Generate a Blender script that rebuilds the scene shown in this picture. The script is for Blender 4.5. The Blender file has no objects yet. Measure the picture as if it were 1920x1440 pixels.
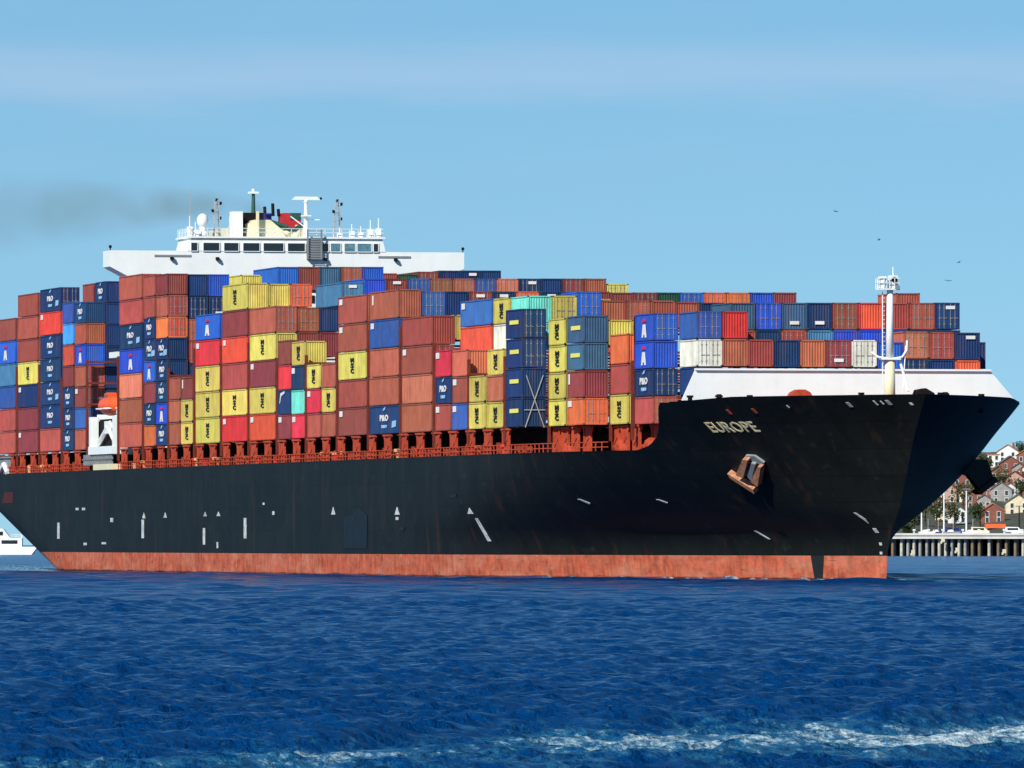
import bpy, bmesh, math, random
import numpy as np
from mathutils import Vector, Matrix, Euler

R = math.radians
SC = bpy.context.scene
COL = SC.collection

# ------------------------------------------------------------------ camera
CAM = Vector((1250.28, -229.2, 3.752))
AL = R(12.247)
cam_d = bpy.data.cameras.new("camera")
cam_d.sensor_width = 36
cam_d.lens = 18661.6 / 1920 * 36
cam_d.shift_y = 294.6 / 1920
cam_d.clip_start = 1
cam_d.clip_end = 20000
cam = bpy.data.objects.new("camera", cam_d)
COL.objects.link(cam)
cam.location = CAM
cam.rotation_euler = (R(90), 0, R(90) - AL)
SC.camera = cam
FWD = Vector((-math.cos(AL), math.sin(AL), 0))
RGT = Vector((math.sin(AL), math.cos(AL), 0))


def far_point(px, depth, z=0.0):
    """A place on the far shore: bearing px (of 1920) at a distance depth from the camera."""
    p = CAM + FWD * depth + RGT * ((px - 960) / 18661.6 * depth)
    return Vector((p.x, p.y, z))


# ------------------------------------------------------------------ sun, sky, exposure
SUN_EL, SUN_AZ = R(36), R(47)          # azimuth turned from the bow towards starboard
sun_dir = Vector((math.cos(SUN_EL) * math.cos(SUN_AZ), -math.cos(SUN_EL) * math.sin(SUN_AZ), math.sin(SUN_EL)))
sl = bpy.data.lights.new("sun", 'SUN')
sl.energy = 5.0
sl.angle = R(0.53)
sl.color = (1.0, 0.95, 0.87)
so = bpy.data.objects.new("sun", sl)
COL.objects.link(so)
so.rotation_euler = (-sun_dir).to_track_quat('-Z', 'Y').to_euler()

W = bpy.data.worlds.new("World")
SC.world = W
W.use_nodes = True
nt = W.node_tree
nt.nodes.clear()
N = nt.nodes.new
tc = N('ShaderNodeTexCoord')
lift = N('ShaderNodeVectorMath'); lift.operation = 'ADD'; lift.inputs[1].default_value = (0, 0, 0.10)
nrm = N('ShaderNodeVectorMath'); nrm.operation = 'NORMALIZE'
sky = N('ShaderNodeTexSky'); sky.sky_type = 'NISHITA'; sky.sun_disc = False
sky.sun_elevation = SUN_EL
sky.sun_rotation = math.atan2(sun_dir.x, sun_dir.y)
sky.altitude = 0; sky.air_density = 1.0; sky.dust_density = 0.0; sky.ozone_density = 4.0
mp = N('ShaderNodeMapping'); mp.inputs['Scale'].default_value = (22, 22, 150)
cn = N('ShaderNodeTexNoise'); cn.inputs['Scale'].default_value = 1.0; cn.inputs['Detail'].default_value = 5; cn.inputs['Roughness'].default_value = 0.55
cr = N('ShaderNodeMapRange'); cr.inputs[1].default_value = 0.45; cr.inputs[2].default_value = 0.8; cr.inputs[3].default_value = 0.0; cr.inputs[4].default_value = 0.12
mx = N('ShaderNodeMix'); mx.data_type = 'RGBA'; mx.inputs[7].default_value = (4.3, 5.8, 7.9, 1)
bg = N('ShaderNodeBackground'); bg.inputs[1].default_value = 0.098
wo = N('ShaderNodeOutputWorld')
L = nt.links.new
L(tc.outputs['Generated'], lift.inputs[0]); L(lift.outputs[0], nrm.inputs[0]); L(nrm.outputs[0], sky.inputs[0])
L(tc.outputs['Generated'], mp.inputs[0]); L(mp.outputs[0], cn.inputs[0]); L(cn.outputs[0], cr.inputs[0])
# a thin band of high haze cloud low over the horizon, thinning and swelling along its length
sep = N('ShaderNodeSeparateXYZ'); L(tc.outputs['Generated'], sep.inputs[0])
wob = N('ShaderNodeMath'); wob.operation = 'MULTIPLY_ADD'; wob.inputs[1].default_value = 0.010; L(cn.outputs[0], wob.inputs[0]); L(sep.outputs[2], wob.inputs[2])
dst = N('ShaderNodeMath'); dst.operation = 'SUBTRACT'; dst.inputs[1].default_value = 0.0522; L(wob.outputs[0], dst.inputs[0])
ab = N('ShaderNodeMath'); ab.operation = 'ABSOLUTE'; L(dst.outputs[0], ab.inputs[0])
bd = N('ShaderNodeMapRange'); bd.interpolation_type = 'SMOOTHSTEP'; bd.inputs[1].default_value = 0.0; bd.inputs[2].default_value = 0.0048; bd.inputs[3].default_value = 0.42; bd.inputs[4].default_value = 0.0; L(ab.outputs[0], bd.inputs[0])
add = N('ShaderNodeMath'); add.operation = 'ADD'; add.use_clamp = True; L(cr.outputs[0], add.inputs[0]); L(bd.outputs[0], add.inputs[1])
sat = N('ShaderNodeHueSaturation'); sat.inputs['Saturation'].default_value = 1.20; sat.inputs['Hue'].default_value = 0.490; L(sky.outputs[0], sat.inputs['Color'])
L(add.outputs[0], mx.inputs[0]); L(sat.outputs[0], mx.inputs[6]); L(mx.outputs[2], bg.inputs[0]); L(bg.outputs[0], wo.inputs[0])
SC.view_settings.view_transform = 'Standard'
SC.view_settings.look = 'None'
SC.view_settings.exposure = 0.08
SC.view_settings.gamma = 1.0

random.seed(7)
rng = np.random.default_rng(7)


# ------------------------------------------------------------------ materials
def srgb(r, g, b):
    f = lambda c: (c / 255 / 12.92) if c / 255 <= 0.04045 else ((c / 255 + 0.055) / 1.055) ** 2.4
    return (f(r), f(g), f(b), 1)


def material(name, rgb, rough=0.5, metal=0.0, noise=0.18, scale=0.6, spec=0.4, streak=0.0, rust=0.0, vary=0.0):
    """Painted or plain surface with uneven tone; streak adds downward run marks, rust adds brown patches."""
    m = bpy.data.materials.new(name); m.use_nodes = True
    t = m.node_tree; b = t.nodes['Principled BSDF']; n = t.nodes.new; k = t.links.new
    b.inputs['Roughness'].default_value = rough; b.inputs['Metallic'].default_value = metal
    b.inputs['Specular IOR Level'].default_value = spec
    c = rgb if len(rgb) == 4 else (*rgb, 1)
    g = n('ShaderNodeNewGeometry')
    ns = n('ShaderNodeTexNoise'); ns.inputs['Scale'].default_value = scale; ns.inputs['Detail'].default_value = 6; ns.inputs['Roughness'].default_value = 0.65
    k(g.outputs['Position'], ns.inputs['Vector'])
    mr = n('ShaderNodeMapRange'); mr.inputs[1].default_value = 0.3; mr.inputs[2].default_value = 0.7
    mr.inputs[3].default_value = 1 - noise; mr.inputs[4].default_value = 1 + noise
    k(ns.outputs[0], mr.inputs[0])
    mul = n('ShaderNodeMix'); mul.data_type = 'RGBA'; mul.blend_type = 'MULTIPLY'; mul.inputs[0].default_value = 1
    mul.inputs[6].default_value = c; k(mr.outputs[0], mul.inputs[7])
    last = mul.outputs[2]
    if vary:
        oi = n('ShaderNodeObjectInfo'); hs = n('ShaderNodeHueSaturation')
        v = n('ShaderNodeMapRange'); v.inputs[3].default_value = 1 - vary; v.inputs[4].default_value = 1 + vary
        hsh = n('ShaderNodeMapRange'); hsh.inputs[3].default_value = 0.5 - vary * 0.06; hsh.inputs[4].default_value = 0.5 + vary * 0.06
        fr = n('ShaderNodeMath'); fr.operation = 'MULTIPLY'; fr.inputs[1].default_value = 7.31
        fr2 = n('ShaderNodeMath'); fr2.operation = 'FRACT'
        k(oi.outputs['Random'], v.inputs[0]); k(oi.outputs['Random'], fr.inputs[0]); k(fr.outputs[0], fr2.inputs[0]); k(fr2.outputs[0], hsh.inputs[0])
        k(v.outputs[0], hs.inputs['Value']); k(hsh.outputs[0], hs.inputs['Hue']); k(last, hs.inputs['Color']); last = hs.outputs[0]
    if streak or rust:
        mp = n('ShaderNodeMapping'); mp.inputs['Scale'].default_value = (1.0, 1.0, 0.12)
        k(g.outputs['Position'], mp.inputs[0])
        n2 = n('ShaderNodeTexNoise'); n2.inputs['Scale'].default_value = 1.3; n2.inputs['Detail'].default_value = 5
        k(mp.outputs[0], n2.inputs['Vector'])
        r2 = n('ShaderNodeMapRange'); r2.inputs[1].default_value = 0.52; r2.inputs[2].default_value = 0.72; r2.inputs[4].default_value = max(streak, rust)
        k(n2.outputs[0], r2.inputs[0])
        m2 = n('ShaderNodeMix'); m2.data_type = 'RGBA'
        m2.inputs[7].default_value = (0.16, 0.07, 0.035, 1) if rust else (c[0] * 0.45 + 0.01, c[1] * 0.45 + 0.01, c[2] * 0.45 + 0.01, 1)
        k(r2.outputs[0], m2.inputs[0]); k(last, m2.inputs[6]); last = m2.outputs[2]
    k(last, b.inputs['Base Color'])
    return m


# ------------------------------------------------------------------ mesh helpers
class MB:
    """Collects boxes, tubes and faces into ONE mesh."""

    def __init__(s):
        s.v = []; s.f = []; s.mi = []

    def face(s, pts, mi=0):
        i = len(s.v); s.v += [tuple(p) for p in pts]; s.f.append(tuple(range(i, i + len(pts)))); s.mi.append(mi)

    def box(s, x0, x1, y0, y1, z0, z1, mi=0):
        i = len(s.v)
        s.v += [(x0, y0, z0), (x1, y0, z0), (x1, y1, z0), (x0, y1, z0), (x0, y0, z1), (x1, y0, z1), (x1, y1, z1), (x0, y1, z1)]
        for q in ((0, 3, 2, 1), (4, 5, 6, 7), (0, 1, 5, 4), (1, 2, 6, 5), (2, 3, 7, 6), (3, 0, 4, 7)):
            s.f.append(tuple(i + a for a in q)); s.mi.append(mi)

    def tube(s, pts, rad, n=8, mi=0, cap=True):
        pts = [Vector(p) for p in pts]
        rads = rad if isinstance(rad, (list, tuple)) else [rad] * len(pts)
        rings = []
        for a, p in enumerate(pts):
            d = (pts[min(a + 1, len(pts) - 1)] - pts[max(a - 1, 0)]).normalized()
            u = d.orthogonal().normalized() if a == 0 else (u - d * u.dot(d)).normalized()
            w = d.cross(u); i = len(s.v)
            for j in range(n):
                t = 2 * math.pi * j / n
                s.v.append(tuple(p + (u * math.cos(t) + w * math.sin(t)) * rads[a]))
            rings.append(i)
        for a in range(len(rings) - 1):
            for j in range(n):
                s.f.append((rings[a] + j, rings[a] + (j + 1) % n, rings[a + 1] + (j + 1) % n, rings[a + 1] + j)); s.mi.append(mi)
        if cap:
            s.f.append(tuple(rings[0] + j for j in range(n))[::-1]); s.mi.append(mi)
            s.f.append(tuple(rings[-1] + j for j in range(n))); s.mi.append(mi)

    def prism(s, poly, axis, a, b, mi=0):
        """Polygon of 2-D points extruded along an axis (0,1,2) from a to b."""
        def P(q, t):
            l = [q[0], q[1]]; l.insert(axis, t); return tuple(l)
        i = len(s.v); n = len(poly)
        s.v += [P(q, a) for q in poly] + [P(q, b) for q in poly]
        s.f.append(tuple(range(i, i + n))); s.f.append(tuple(range(i + n, i + 2 * n))[::-1]); s.mi += [mi, mi]
        for j in range(n):
            s.f.append((i + j, i + (j + 1) % n, i + n + (j + 1) % n, i + n + j)); s.mi.append(mi)

    def ball(s, c, r, nu=12, nv=8, sx=1, sy=1, sz=1, mi=0, jit=0):
        i0 = len(s.v)
        for a in range(nv + 1):
            th = math.pi * a / nv
            for b in range(nu):
                ph = 2 * math.pi * b / nu
                q = r * (1 + (random.uniform(-jit, jit) if jit else 0))
                s.v.append((c[0] + q * sx * math.sin(th) * math.cos(ph), c[1] + q * sy * math.sin(th) * math.sin(ph), c[2] + q * sz * math.cos(th)))
        for a in range(nv):
            for b in range(nu):
                s.f.append((i0 + a * nu + b, i0 + (a + 1) * nu + b, i0 + (a + 1) * nu + (b + 1) % nu, i0 + a * nu + (b + 1) % nu)); s.mi.append(mi)

    def mesh(s, name, mats, smooth=False, fix=True):
        me = bpy.data.meshes.new(name); me.from_pydata(s.v, [], s.f)
        for m in (mats if isinstance(mats, (list, tuple)) else [mats]): me.materials.append(m)
        me.polygons.foreach_set('material_index', s.mi)
        if fix:
            bm = bmesh.new(); bm.from_mesh(me); bmesh.ops.recalc_face_normals(bm, faces=bm.faces); bm.to_mesh(me); bm.free()
        if smooth: me.polygons.foreach_set('use_smooth', [True] * len(me.polygons))
        me.update(); return me


def link(name, mesh, parent=None, loc=None):
    o = bpy.data.objects.new(name, mesh); COL.objects.link(o)
    if parent: o.parent = parent
    if loc is not None: o.location = loc
    return o


def part(name, mb, mats, parent, smooth=False, loc=None):
    return link(name, mb.mesh(name, mats, smooth), parent, loc)


def thing(name, label, cat, loc=(0, 0, 0), rz=0, group=None):
    o = link(name, None, None, loc); o.rotation_euler = (0, 0, rz)
    return tag(o, label, cat, group)


def tag(o, label=None, cat=None, group=None, kind=None):
    for k, v in (('label', label), ('category', cat), ('group', group), ('kind', kind)):
        if v: o[k] = v
    return o


def copy_tree(o, parent=None):
    c = o.copy(); COL.objects.link(c)
    if parent: c.parent = parent
    for ch in o.children: copy_tree(ch, c)
    return c


_txt = {}
def text_mesh(s, w, hgt, bold=0.045):
    """Letters as a mesh fitted to w x hgt in the XZ plane (reading towards +X), origin at its centre, 3 cm thick."""
    key = (s, w, hgt)
    if key in _txt: return _txt[key]
    cu = bpy.data.curves.new('letters', 'FONT'); cu.body = s; cu.extrude = 0.02; cu.space_character = 1.0 + bold; cu.resolution_u = 2; cu.offset = bold
    ob = bpy.data.objects.new('letters', cu); COL.objects.link(ob)
    bpy.context.view_layer.update()
    me = bpy.data.meshes.new_from_object(ob.evaluated_get(bpy.context.evaluated_depsgraph_get()))
    bpy.data.objects.remove(ob); bpy.data.curves.remove(cu)
    co = np.empty(len(me.vertices) * 3); me.vertices.foreach_get('co', co); co = co.reshape(-1, 3)
    lo, hi = co.min(0), co.max(0); c = (co - (lo + hi) / 2) / np.maximum(hi - lo, 1e-6)
    out = np.stack([c[:, 0] * w, -c[:, 2] * 0.03, c[:, 1] * hgt], 1)
    me.vertices.foreach_set('co', out.ravel()); me.materials.clear(); me.update()
    _txt[key] = me
    return me

# ------------------------------------------------------------------ water
_zz = np.linspace(-8, 22, 601)
def _smooth(zs, vs, w=1.6):
    v = np.interp(_zz, zs, vs); slope = (vs[-1] - vs[-2]) / (zs[-1] - zs[-2])
    v = np.where(_zz > zs[-1], vs[-1] + slope * (_zz - zs[-1]), v)
    k = np.hanning(int(w / 0.05)); k /= k.sum(); n = len(k)
    return np.convolve(np.pad(v, n, mode='edge'), k, 'same')[n:-n]
_STEM = _smooth([-6, 0, 2.4, 4.5, 6.45, 10, 13.7, 17.2], [356, 357.7, 358, 359, 362.3, 365.2, 368.2, 372.2], 2.4)
_C0 = _smooth([-6, 4.0, 7.2, 10, 13.5, 17.2], [0, 0, 11.4, 22.0, 31.8, 42], 4.4)
_WR = _smooth([-6, 0, 4.5, 7.2, 10, 17], [.5, .5, 1.5, 6, 10, 12], 4.0)
def hull_stem(z): return np.interp(z, _zz, _STEM)


def half_breadth(X, z):
    u = np.maximum(hull_stem(z) - X, 0)
    c0 = np.interp(z, _zz, _C0)
    k = np.interp(z, [0, 4.5, 17], [.25, .257, .268])
    w = np.interp(z, _zz, _WR)
    x = k * (c0 + u) * (1 - np.exp(-u / w)) + 1e-6
    return (x ** -8.0 + 21.8 ** -8.0) ** (-1 / 8)


def build_water():
    r = [15.0]
    while r[-1] < 9000:
        d = r[-1]
        r.append(d * (1.03 if d < 125 else 1.0007 if d < 620 else 1.0014 if d < 1100 else 1.0025 if d < 2600 else 1.04))
    r = np.array(r)
    fine = np.linspace(-R(3.7), R(3.7), 600)
    coarse = np.linspace(R(3.7), 2 * math.pi - R(3.7), 90)[1:-1]
    ang = np.concatenate([fine, coarse])
    nr, na = len(r), len(ang)
    base = math.atan2(FWD.y, FWD.x)
    th = base - ang
    X = CAM.x + r[:, None] * np.cos(th)[None]; Y = CAM.y + r[:, None] * np.sin(th)[None]
    Z = np.zeros_like(X); DX = np.zeros_like(X); DY = np.zeros_like(X)
    cell = np.gradient(r)[:, None] * np.ones(na)[None]
    g = np.random.default_rng(3)
    wind = base + R(200)
    nf = len(fine); rF = r[:, None]; XF, YF, CF = X[:, :nf], Y[:, :nf], cell[:, :nf]
    for lam in np.geomspace(0.45, 13, 48):
        a = wind + g.normal(0, 0.62); kx, ky = math.cos(a), math.sin(a); kk = 2 * math.pi / lam
        amp = WAVE * lam ** 0.10 * g.uniform(0.6, 1.3)
        ph = kk * (kx * XF + ky * YF) + g.uniform(0, 6.28)
        fade = np.clip((lam / CF - 2.2) / 2.0, 0, 1)
        group = 0.55 + 0.45 * np.sin((kx * YF - ky * XF) * kk * 0.13 + g.uniform(0, 6.28)) * np.sin((kx * XF + ky * YF) * kk * 0.09 + g.uniform(0, 6.28))
        A = amp * fade * group * (1 + (1.3 * np.clip((rF - 350) / 500, 0, 1) + 5.0 * np.clip((rF - 1000) / 800, 0, 1) if lam > 1.8 else 0))
        sp = np.sin(ph); Z[:, :nf] += A * np.cos(ph); DX[:, :nf] -= 0.8 * A * kx * sp; DY[:, :nf] -= 0.8 * A * ky * sp
    dep = -(X - CAM.x) * math.cos(AL) + (Y - CAM.y) * math.sin(AL)          # distance in front of the camera
    lat = (X - CAM.x) * math.sin(AL) + (Y - CAM.y) * math.cos(AL)           # to the right of it
    # the wash left by a passing boat: two broad foamy bands that cross in front of the camera
    wob = 3.0 * np.sin(lat * 0.45 + 1) + 1.6 * np.sin(lat * 1.1 + 2.2) + 0.8 * np.sin(lat * 2.3)
    b1 = dep - (176 + lat * 1.75 + wob)
    b2 = dep - (162 + lat * 0.9 - wob * 0.6)
    near = (np.abs(lat) < 60) & (dep > 60)
    Z += near * (0.30 * np.exp(-((b1 - 17) / 4.0) ** 2) - 0.12 * np.exp(-((b1 - 9) / 4) ** 2) + 0.10 * np.exp(-((b1 - 30) / 4.0) ** 2) + 0.2 * np.exp(-((b2 + 2) / 2.5) ** 2))
    foam = near * (np.exp(-(np.abs(b1) / 14) ** 4) * np.clip(0.64 + lat * 0.042 + 0.13 * np.sin(lat * 0.9 + dep * 0.1), 0.22, 0.95) + 0.6 * np.exp(-((b2) / 5.0) ** 2) * np.clip(0.8 + lat * 0.05, 0.3, 1))
    # broken water along the hull and the wake behind the stern
    hbw = half_breadth(np.clip(X, -60, 357), np.zeros_like(X))
    off = np.abs(Y) - np.where((X > 25) & (X < 357.7), hbw, 0)
    hullf = np.where((X > 25) & (X < 360), np.exp(-np.maximum(off, 0) / 1.3) * (0.45 + 0.55 * np.clip((X - 220) / 110, 0, 1)), 0)
    wake = np.where(X <= 27, np.exp(-np.maximum(np.abs(Y) - 21, 0) / 6.0) * np.exp(-np.maximum(27 - X, 0) / 700) * 0.85, 0)
    bow = 0.9 * np.exp(-(((X - 358) / 5) ** 2 + (Y / 2.6) ** 2))
    foam = np.clip(foam + hullf + wake + bow, 0, 1)
    Z += np.where((X > 200) & (X < 358.5), np.exp(-np.maximum(off, 0) / 0.9) * np.clip((X - 215) / 60, 0, 1) * (0.06 + 0.2 * np.maximum(0, np.sin(X * 1.9) + 0.5 * np.sin(X * 4.3 + 1) + 0.3 * np.sin(X * 9.1))), 0)
    inside = (X > 24) & (X < 357) & (off < -1.5)
    Z = np.where(inside, -1.5, Z)
    co = np.stack([X + DX, Y + DY, Z], -1).reshape(-1, 3)
    idx = np.arange(nr * na).reshape(nr, na); nx = np.roll(idx, -1, 1)
    F = np.stack([idx[:-1], nx[:-1], nx[1:], idx[1:]], -1).reshape(-1, 4)
    # closing disc under the camera
    nv = len(co); co = np.vstack([co, [[CAM.x, CAM.y, 0]]])
    me = bpy.data.meshes.new('water')
    tri = np.stack([np.full(na, nv), nx[0], idx[0]], -1)
    me.vertices.add(len(co)); me.vertices.foreach_set('co', co.ravel())
    nl = F.size + tri.size
    me.loops.add(nl); me.loops.foreach_set('vertex_index', np.concatenate([F.ravel(), tri.ravel()]).astype(np.int32))
    me.polygons.add(len(F) + len(tri))
    me.polygons.foreach_set('loop_start', np.concatenate([np.arange(len(F)) * 4, F.size + np.arange(len(tri)) * 3]).astype(np.int32))
    me.polygons.foreach_set('use_smooth', np.ones(len(F) + len(tri), dtype=bool))
    me.update(calc_edges=True)
    at = me.attributes.new('foam', 'FLOAT', 'POINT'); at.data.foreach_set('value', np.append(foam.ravel(), 0).astype(np.float32))
    m = bpy.data.materials.new('sea_water'); m.use_nodes = True
    t = m.node_tree; b = t.nodes['Principled BSDF']; n = t.nodes.new; k = t.links.new
    b.inputs['IOR'].default_value = 1.22
    b.inputs['Specular Tint'].default_value = (0.2, 0.5, 1.0, 1)
    geo = n('ShaderNodeNewGeometry')
    a = n('ShaderNodeAttribute'); a.attribute_name = 'foam'
    fm = n('ShaderNodeMapping'); fm.inputs['Rotation'].default_value = (0, 0, AL); fm.inputs['Scale'].default_value = (0.5, 2.6, 6)
    k(geo.outputs['Position'], fm.inputs[0])
    f1 = n('ShaderNodeTexNoise'); f1.inputs['Scale'].default_value = 1.1; f1.inputs['Detail'].default_value = 9; f1.inputs['Roughness'].default_value = 0.72
    k(fm.outputs[0], f1.inputs['Vector'])
    ad = n('ShaderNodeMath'); ad.operation = 'MULTIPLY_ADD'; ad.inputs[1].default_value = 0.42; k(a.outputs['Fac'], ad.inputs[0]); k(f1.outputs[0], ad.inputs[2])
    fr = n('ShaderNodeMapRange'); fr.inputs[1].default_value = 0.79; fr.inputs[2].default_value = 1.0; k(ad.outputs[0], fr.inputs[0])
    # aerated, paler water where foam has sunk
    ar = n('ShaderNodeMapRange'); ar.inputs[1].default_value = 0.62; ar.inputs[2].default_value = 0.9; ar.inputs[4].default_value = 0.85; k(ad.outputs[0], ar.inputs[0])
    big = n('ShaderNodeTexNoise'); big.inputs['Scale'].default_value = 0.02; big.inputs['Detail'].default_value = 4; k(geo.outputs['Position'], big.inputs['Vector'])
    bc = n('ShaderNodeMix'); bc.data_type = 'RGBA'; bc.inputs[6].default_value = WATER_A; bc.inputs[7].default_value = WATER_B; k(big.outputs[0], bc.inputs[0])
    c1 = n('ShaderNodeMix'); c1.data_type = 'RGBA'; c1.inputs[7].default_value = (0.035, 0.20, 0.31, 1); k(bc.outputs[2], c1.inputs[6]); k(ar.outputs[0], c1.inputs[0])
    c2 = n('ShaderNodeMix'); c2.data_type = 'RGBA'; c2.inputs[7].default_value = (0.62, 0.72, 0.74, 1); k(c1.outputs[2], c2.inputs[6]); k(fr.outputs[0], c2.inputs[0])
    k(c2.outputs[2], b.inputs['Base Color'])
    rr = n('ShaderNodeMapRange'); rr.inputs[3].default_value = 0.15; rr.inputs[4].default_value = 0.7; k(fr.outputs[0], rr.inputs[0]); k(rr.outputs[0], b.inputs['Roughness'])
    bn = n('ShaderNodeTexNoise'); bn.inputs['Scale'].default_value = 1.7; bn.inputs['Detail'].default_value = 7; bn.inputs['Roughness'].default_value = 0.6; k(geo.outputs['Position'], bn.inputs['Vector'])
    bu = n('ShaderNodeBump'); bu.inputs['Strength'].default_value = 1.0; bu.inputs['Distance'].default_value = 0.5; k(bn.outputs[0], bu.inputs['Height']); k(bu.outputs[0], b.inputs['Normal'])
    lw = n('ShaderNodeTexNoise'); lw.inputs['Scale'].default_value = 0.28; lw.inputs['Detail'].default_value = 3; k(geo.outputs['Position'], lw.inputs['Vector'])
    b2_ = n('ShaderNodeBump'); b2_.inputs['Strength'].default_value = 1.0; b2_.inputs['Distance'].default_value = 0.4; k(lw.outputs[0], b2_.inputs['Height']); k(b2_.outputs[0], bu.inputs['Normal'])
    me.materials.append(m)
    return tag(link('water', me), kind='structure')


WAVE = 0.027
WATER_A = (0.0, 0.030, 0.125, 1)
WATER_B = (0.0, 0.050, 0.185, 1)
build_water()

# ------------------------------------------------------------------ the ship
M_HULL = material('hull_black_paint', (0.0105, 0.012, 0.010), rough=0.5, noise=0.3, scale=0.25, spec=0.08, streak=0.25)
M_BOOT = material('boot_top_red', srgb(182, 90, 64), rough=0.8, noise=0.42, scale=0.9, spec=0.15, streak=0.75)
def weathered_hull(m):
    # plate seams, scuffs and thin rust runs on the black paint
    t = m.node_tree; n = t.nodes.new; k = t.links.new; b = t.nodes['Principled BSDF']
    last = b.inputs['Base Color'].links[0].from_socket
    g = n('ShaderNodeNewGeometry'); sp = n('ShaderNodeSeparateXYZ'); cb = n('ShaderNodeCombineXYZ')
    k(g.outputs['Position'], sp.inputs[0]); k(sp.outputs[0], cb.inputs[0]); k(sp.outputs[2], cb.inputs[1])
    br = n('ShaderNodeTexBrick'); br.inputs['Scale'].default_value = 1.0; br.inputs['Brick Width'].default_value = 9.5; br.inputs['Row Height'].default_value = 2.45; br.inputs['Mortar Size'].default_value = 0.05; br.inputs['Mortar Smooth'].default_value = 0.4
    br.inputs['Color1'].default_value = (1, 1, 1, 1); br.inputs['Color2'].default_value = (.78, .78, .78, 1); br.inputs['Mortar'].default_value = (.5, .5, .5, 1)
    k(cb.outputs[0], br.inputs['Vector'])
    m1 = n('ShaderNodeMix'); m1.data_type = 'RGBA'; m1.blend_type = 'MULTIPLY'; m1.inputs[0].default_value = .8; k(last, m1.inputs[6]); k(br.outputs['Color'], m1.inputs[7]); last = m1.outputs[2]
    for sc, lo, hi, amt, colr in (((.55, .55, .07), .60, .74, .55, (.055, .026, .014, 1)), ((.5, .5, .9), .62, .8, .5, (.035, .04, .042, 1)), ((1.8, 1.8, .12), .62, .75, .4, (.03, .034, .036, 1))):
        mp = n('ShaderNodeMapping'); mp.inputs['Scale'].default_value = sc; k(g.outputs['Position'], mp.inputs[0])
        q = n('ShaderNodeTexNoise'); q.inputs['Scale'].default_value = 1.0; q.inputs['Detail'].default_value = 6; k(mp.outputs[0], q.inputs['Vector'])
        r = n('ShaderNodeMapRange'); r.inputs[1].default_value = lo; r.inputs[2].default_value = hi; r.inputs[4].default_value = amt; k(q.outputs[0], r.inputs[0])
        x = n('ShaderNodeMix'); x.data_type = 'RGBA'; x.inputs[7].default_value = colr; k(r.outputs[0], x.inputs[0]); k(last, x.inputs[6]); last = x.outputs[2]
    k(last, b.inputs['Base Color'])
weathered_hull(M_HULL)


def worn_boot(m):
    # chalky pale wear, brown growth near the water and rust runs from above
    t = m.node_tree; n = t.nodes.new; k = t.links.new; b = t.nodes['Principled BSDF']
    last = b.inputs['Base Color'].links[0].from_socket
    g = n('ShaderNodeNewGeometry')
    for sc, lo, hi, amt, colr in (((.12, .12, .5), .45, .72, .6, srgb(206, 142, 114)), ((1.6, 1.6, .35), .55, .75, .7, srgb(120, 66, 48)), ((.9, .9, 1.6), .6, .72, .6, srgb(170, 160, 130)), ((.25, .25, 3.0), .62, .7, .75, srgb(92, 40, 30))):
        mp = n('ShaderNodeMapping'); mp.inputs['Scale'].default_value = sc; k(g.outputs['Position'], mp.inputs[0])
        q = n('ShaderNodeTexNoise'); q.inputs['Scale'].default_value = 1.0; q.inputs['Detail'].default_value = 7; q.inputs['Roughness'].default_value = .65; k(mp.outputs[0], q.inputs['Vector'])
        r = n('ShaderNodeMapRange'); r.inputs[1].default_value = lo; r.inputs[2].default_value = hi; r.inputs[4].default_value = amt; k(q.outputs[0], r.inputs[0])
        x = n('ShaderNodeMix'); x.data_type = 'RGBA'; x.inputs[7].default_value = colr; k(r.outputs[0], x.inputs[0]); k(last, x.inputs[6]); last = x.outputs[2]
    sp = n('ShaderNodeSeparateXYZ'); k(g.outputs['Position'], sp.inputs[0])
    wz = n('ShaderNodeMath'); wz.operation = 'MULTIPLY_ADD'; wz.inputs[1].default_value = -.5; k(q.outputs[0], wz.inputs[0]); k(sp.outputs[2], wz.inputs[2])
    r = n('ShaderNodeMapRange'); r.inputs[1].default_value = -.05; r.inputs[2].default_value = .12; r.inputs[3].default_value = .9; r.inputs[4].default_value = 0; k(wz.outputs[0], r.inputs[0])
    x = n('ShaderNodeMix'); x.data_type = 'RGBA'; x.inputs[7].default_value = (.012, .011, .010, 1); k(r.outputs[0], x.inputs[0]); k(last, x.inputs[6]); last = x.outputs[2]
    k(last, b.inputs['Base Color'])
worn_boot(M_BOOT)
M_LASH = material('lashing_bridge_brown', srgb(112, 48, 36), rough=.8, noise=.3, scale=1.0, spec=.15, streak=.4)
M_DECK = material('deck_red_brown', srgb(140, 62, 42), rough=0.75, noise=0.3, scale=0.8, spec=0.2)
M_POST = material('stanchion_rust_orange', srgb(178, 72, 46), rough=0.7, noise=0.35, scale=1.2, spec=0.2, streak=0.4)
M_DARK = material('dark_paint_and_shade', (0.012, 0.010, 0.010), rough=0.9, noise=0.1, spec=0.1)  # dark fittings, and painted shade in the gaps between deck parts
M_WHITE = material('white_ship_paint', (0.84, 0.87, 0.84), rough=0.45, noise=0.05, scale=0.3, spec=0.4, streak=0.06)
M_CREAM = material('cream_paint', srgb(226, 218, 180), rough=0.5, noise=0.08)
M_GLASS = material('window_glass', (0.012, 0.016, 0.02), rough=0.08, noise=0.0, spec=0.6)
M_SKYGLASS = material('sky_reflection_glass', (0.10, 0.22, 0.27), rough=0.1, noise=0.5, scale=1.4, spec=0.6)  # teal reflection of the sky painted into the glass colour
M_GREY = material('grey_paint', (0.22, 0.24, 0.25), rough=0.6)
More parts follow.
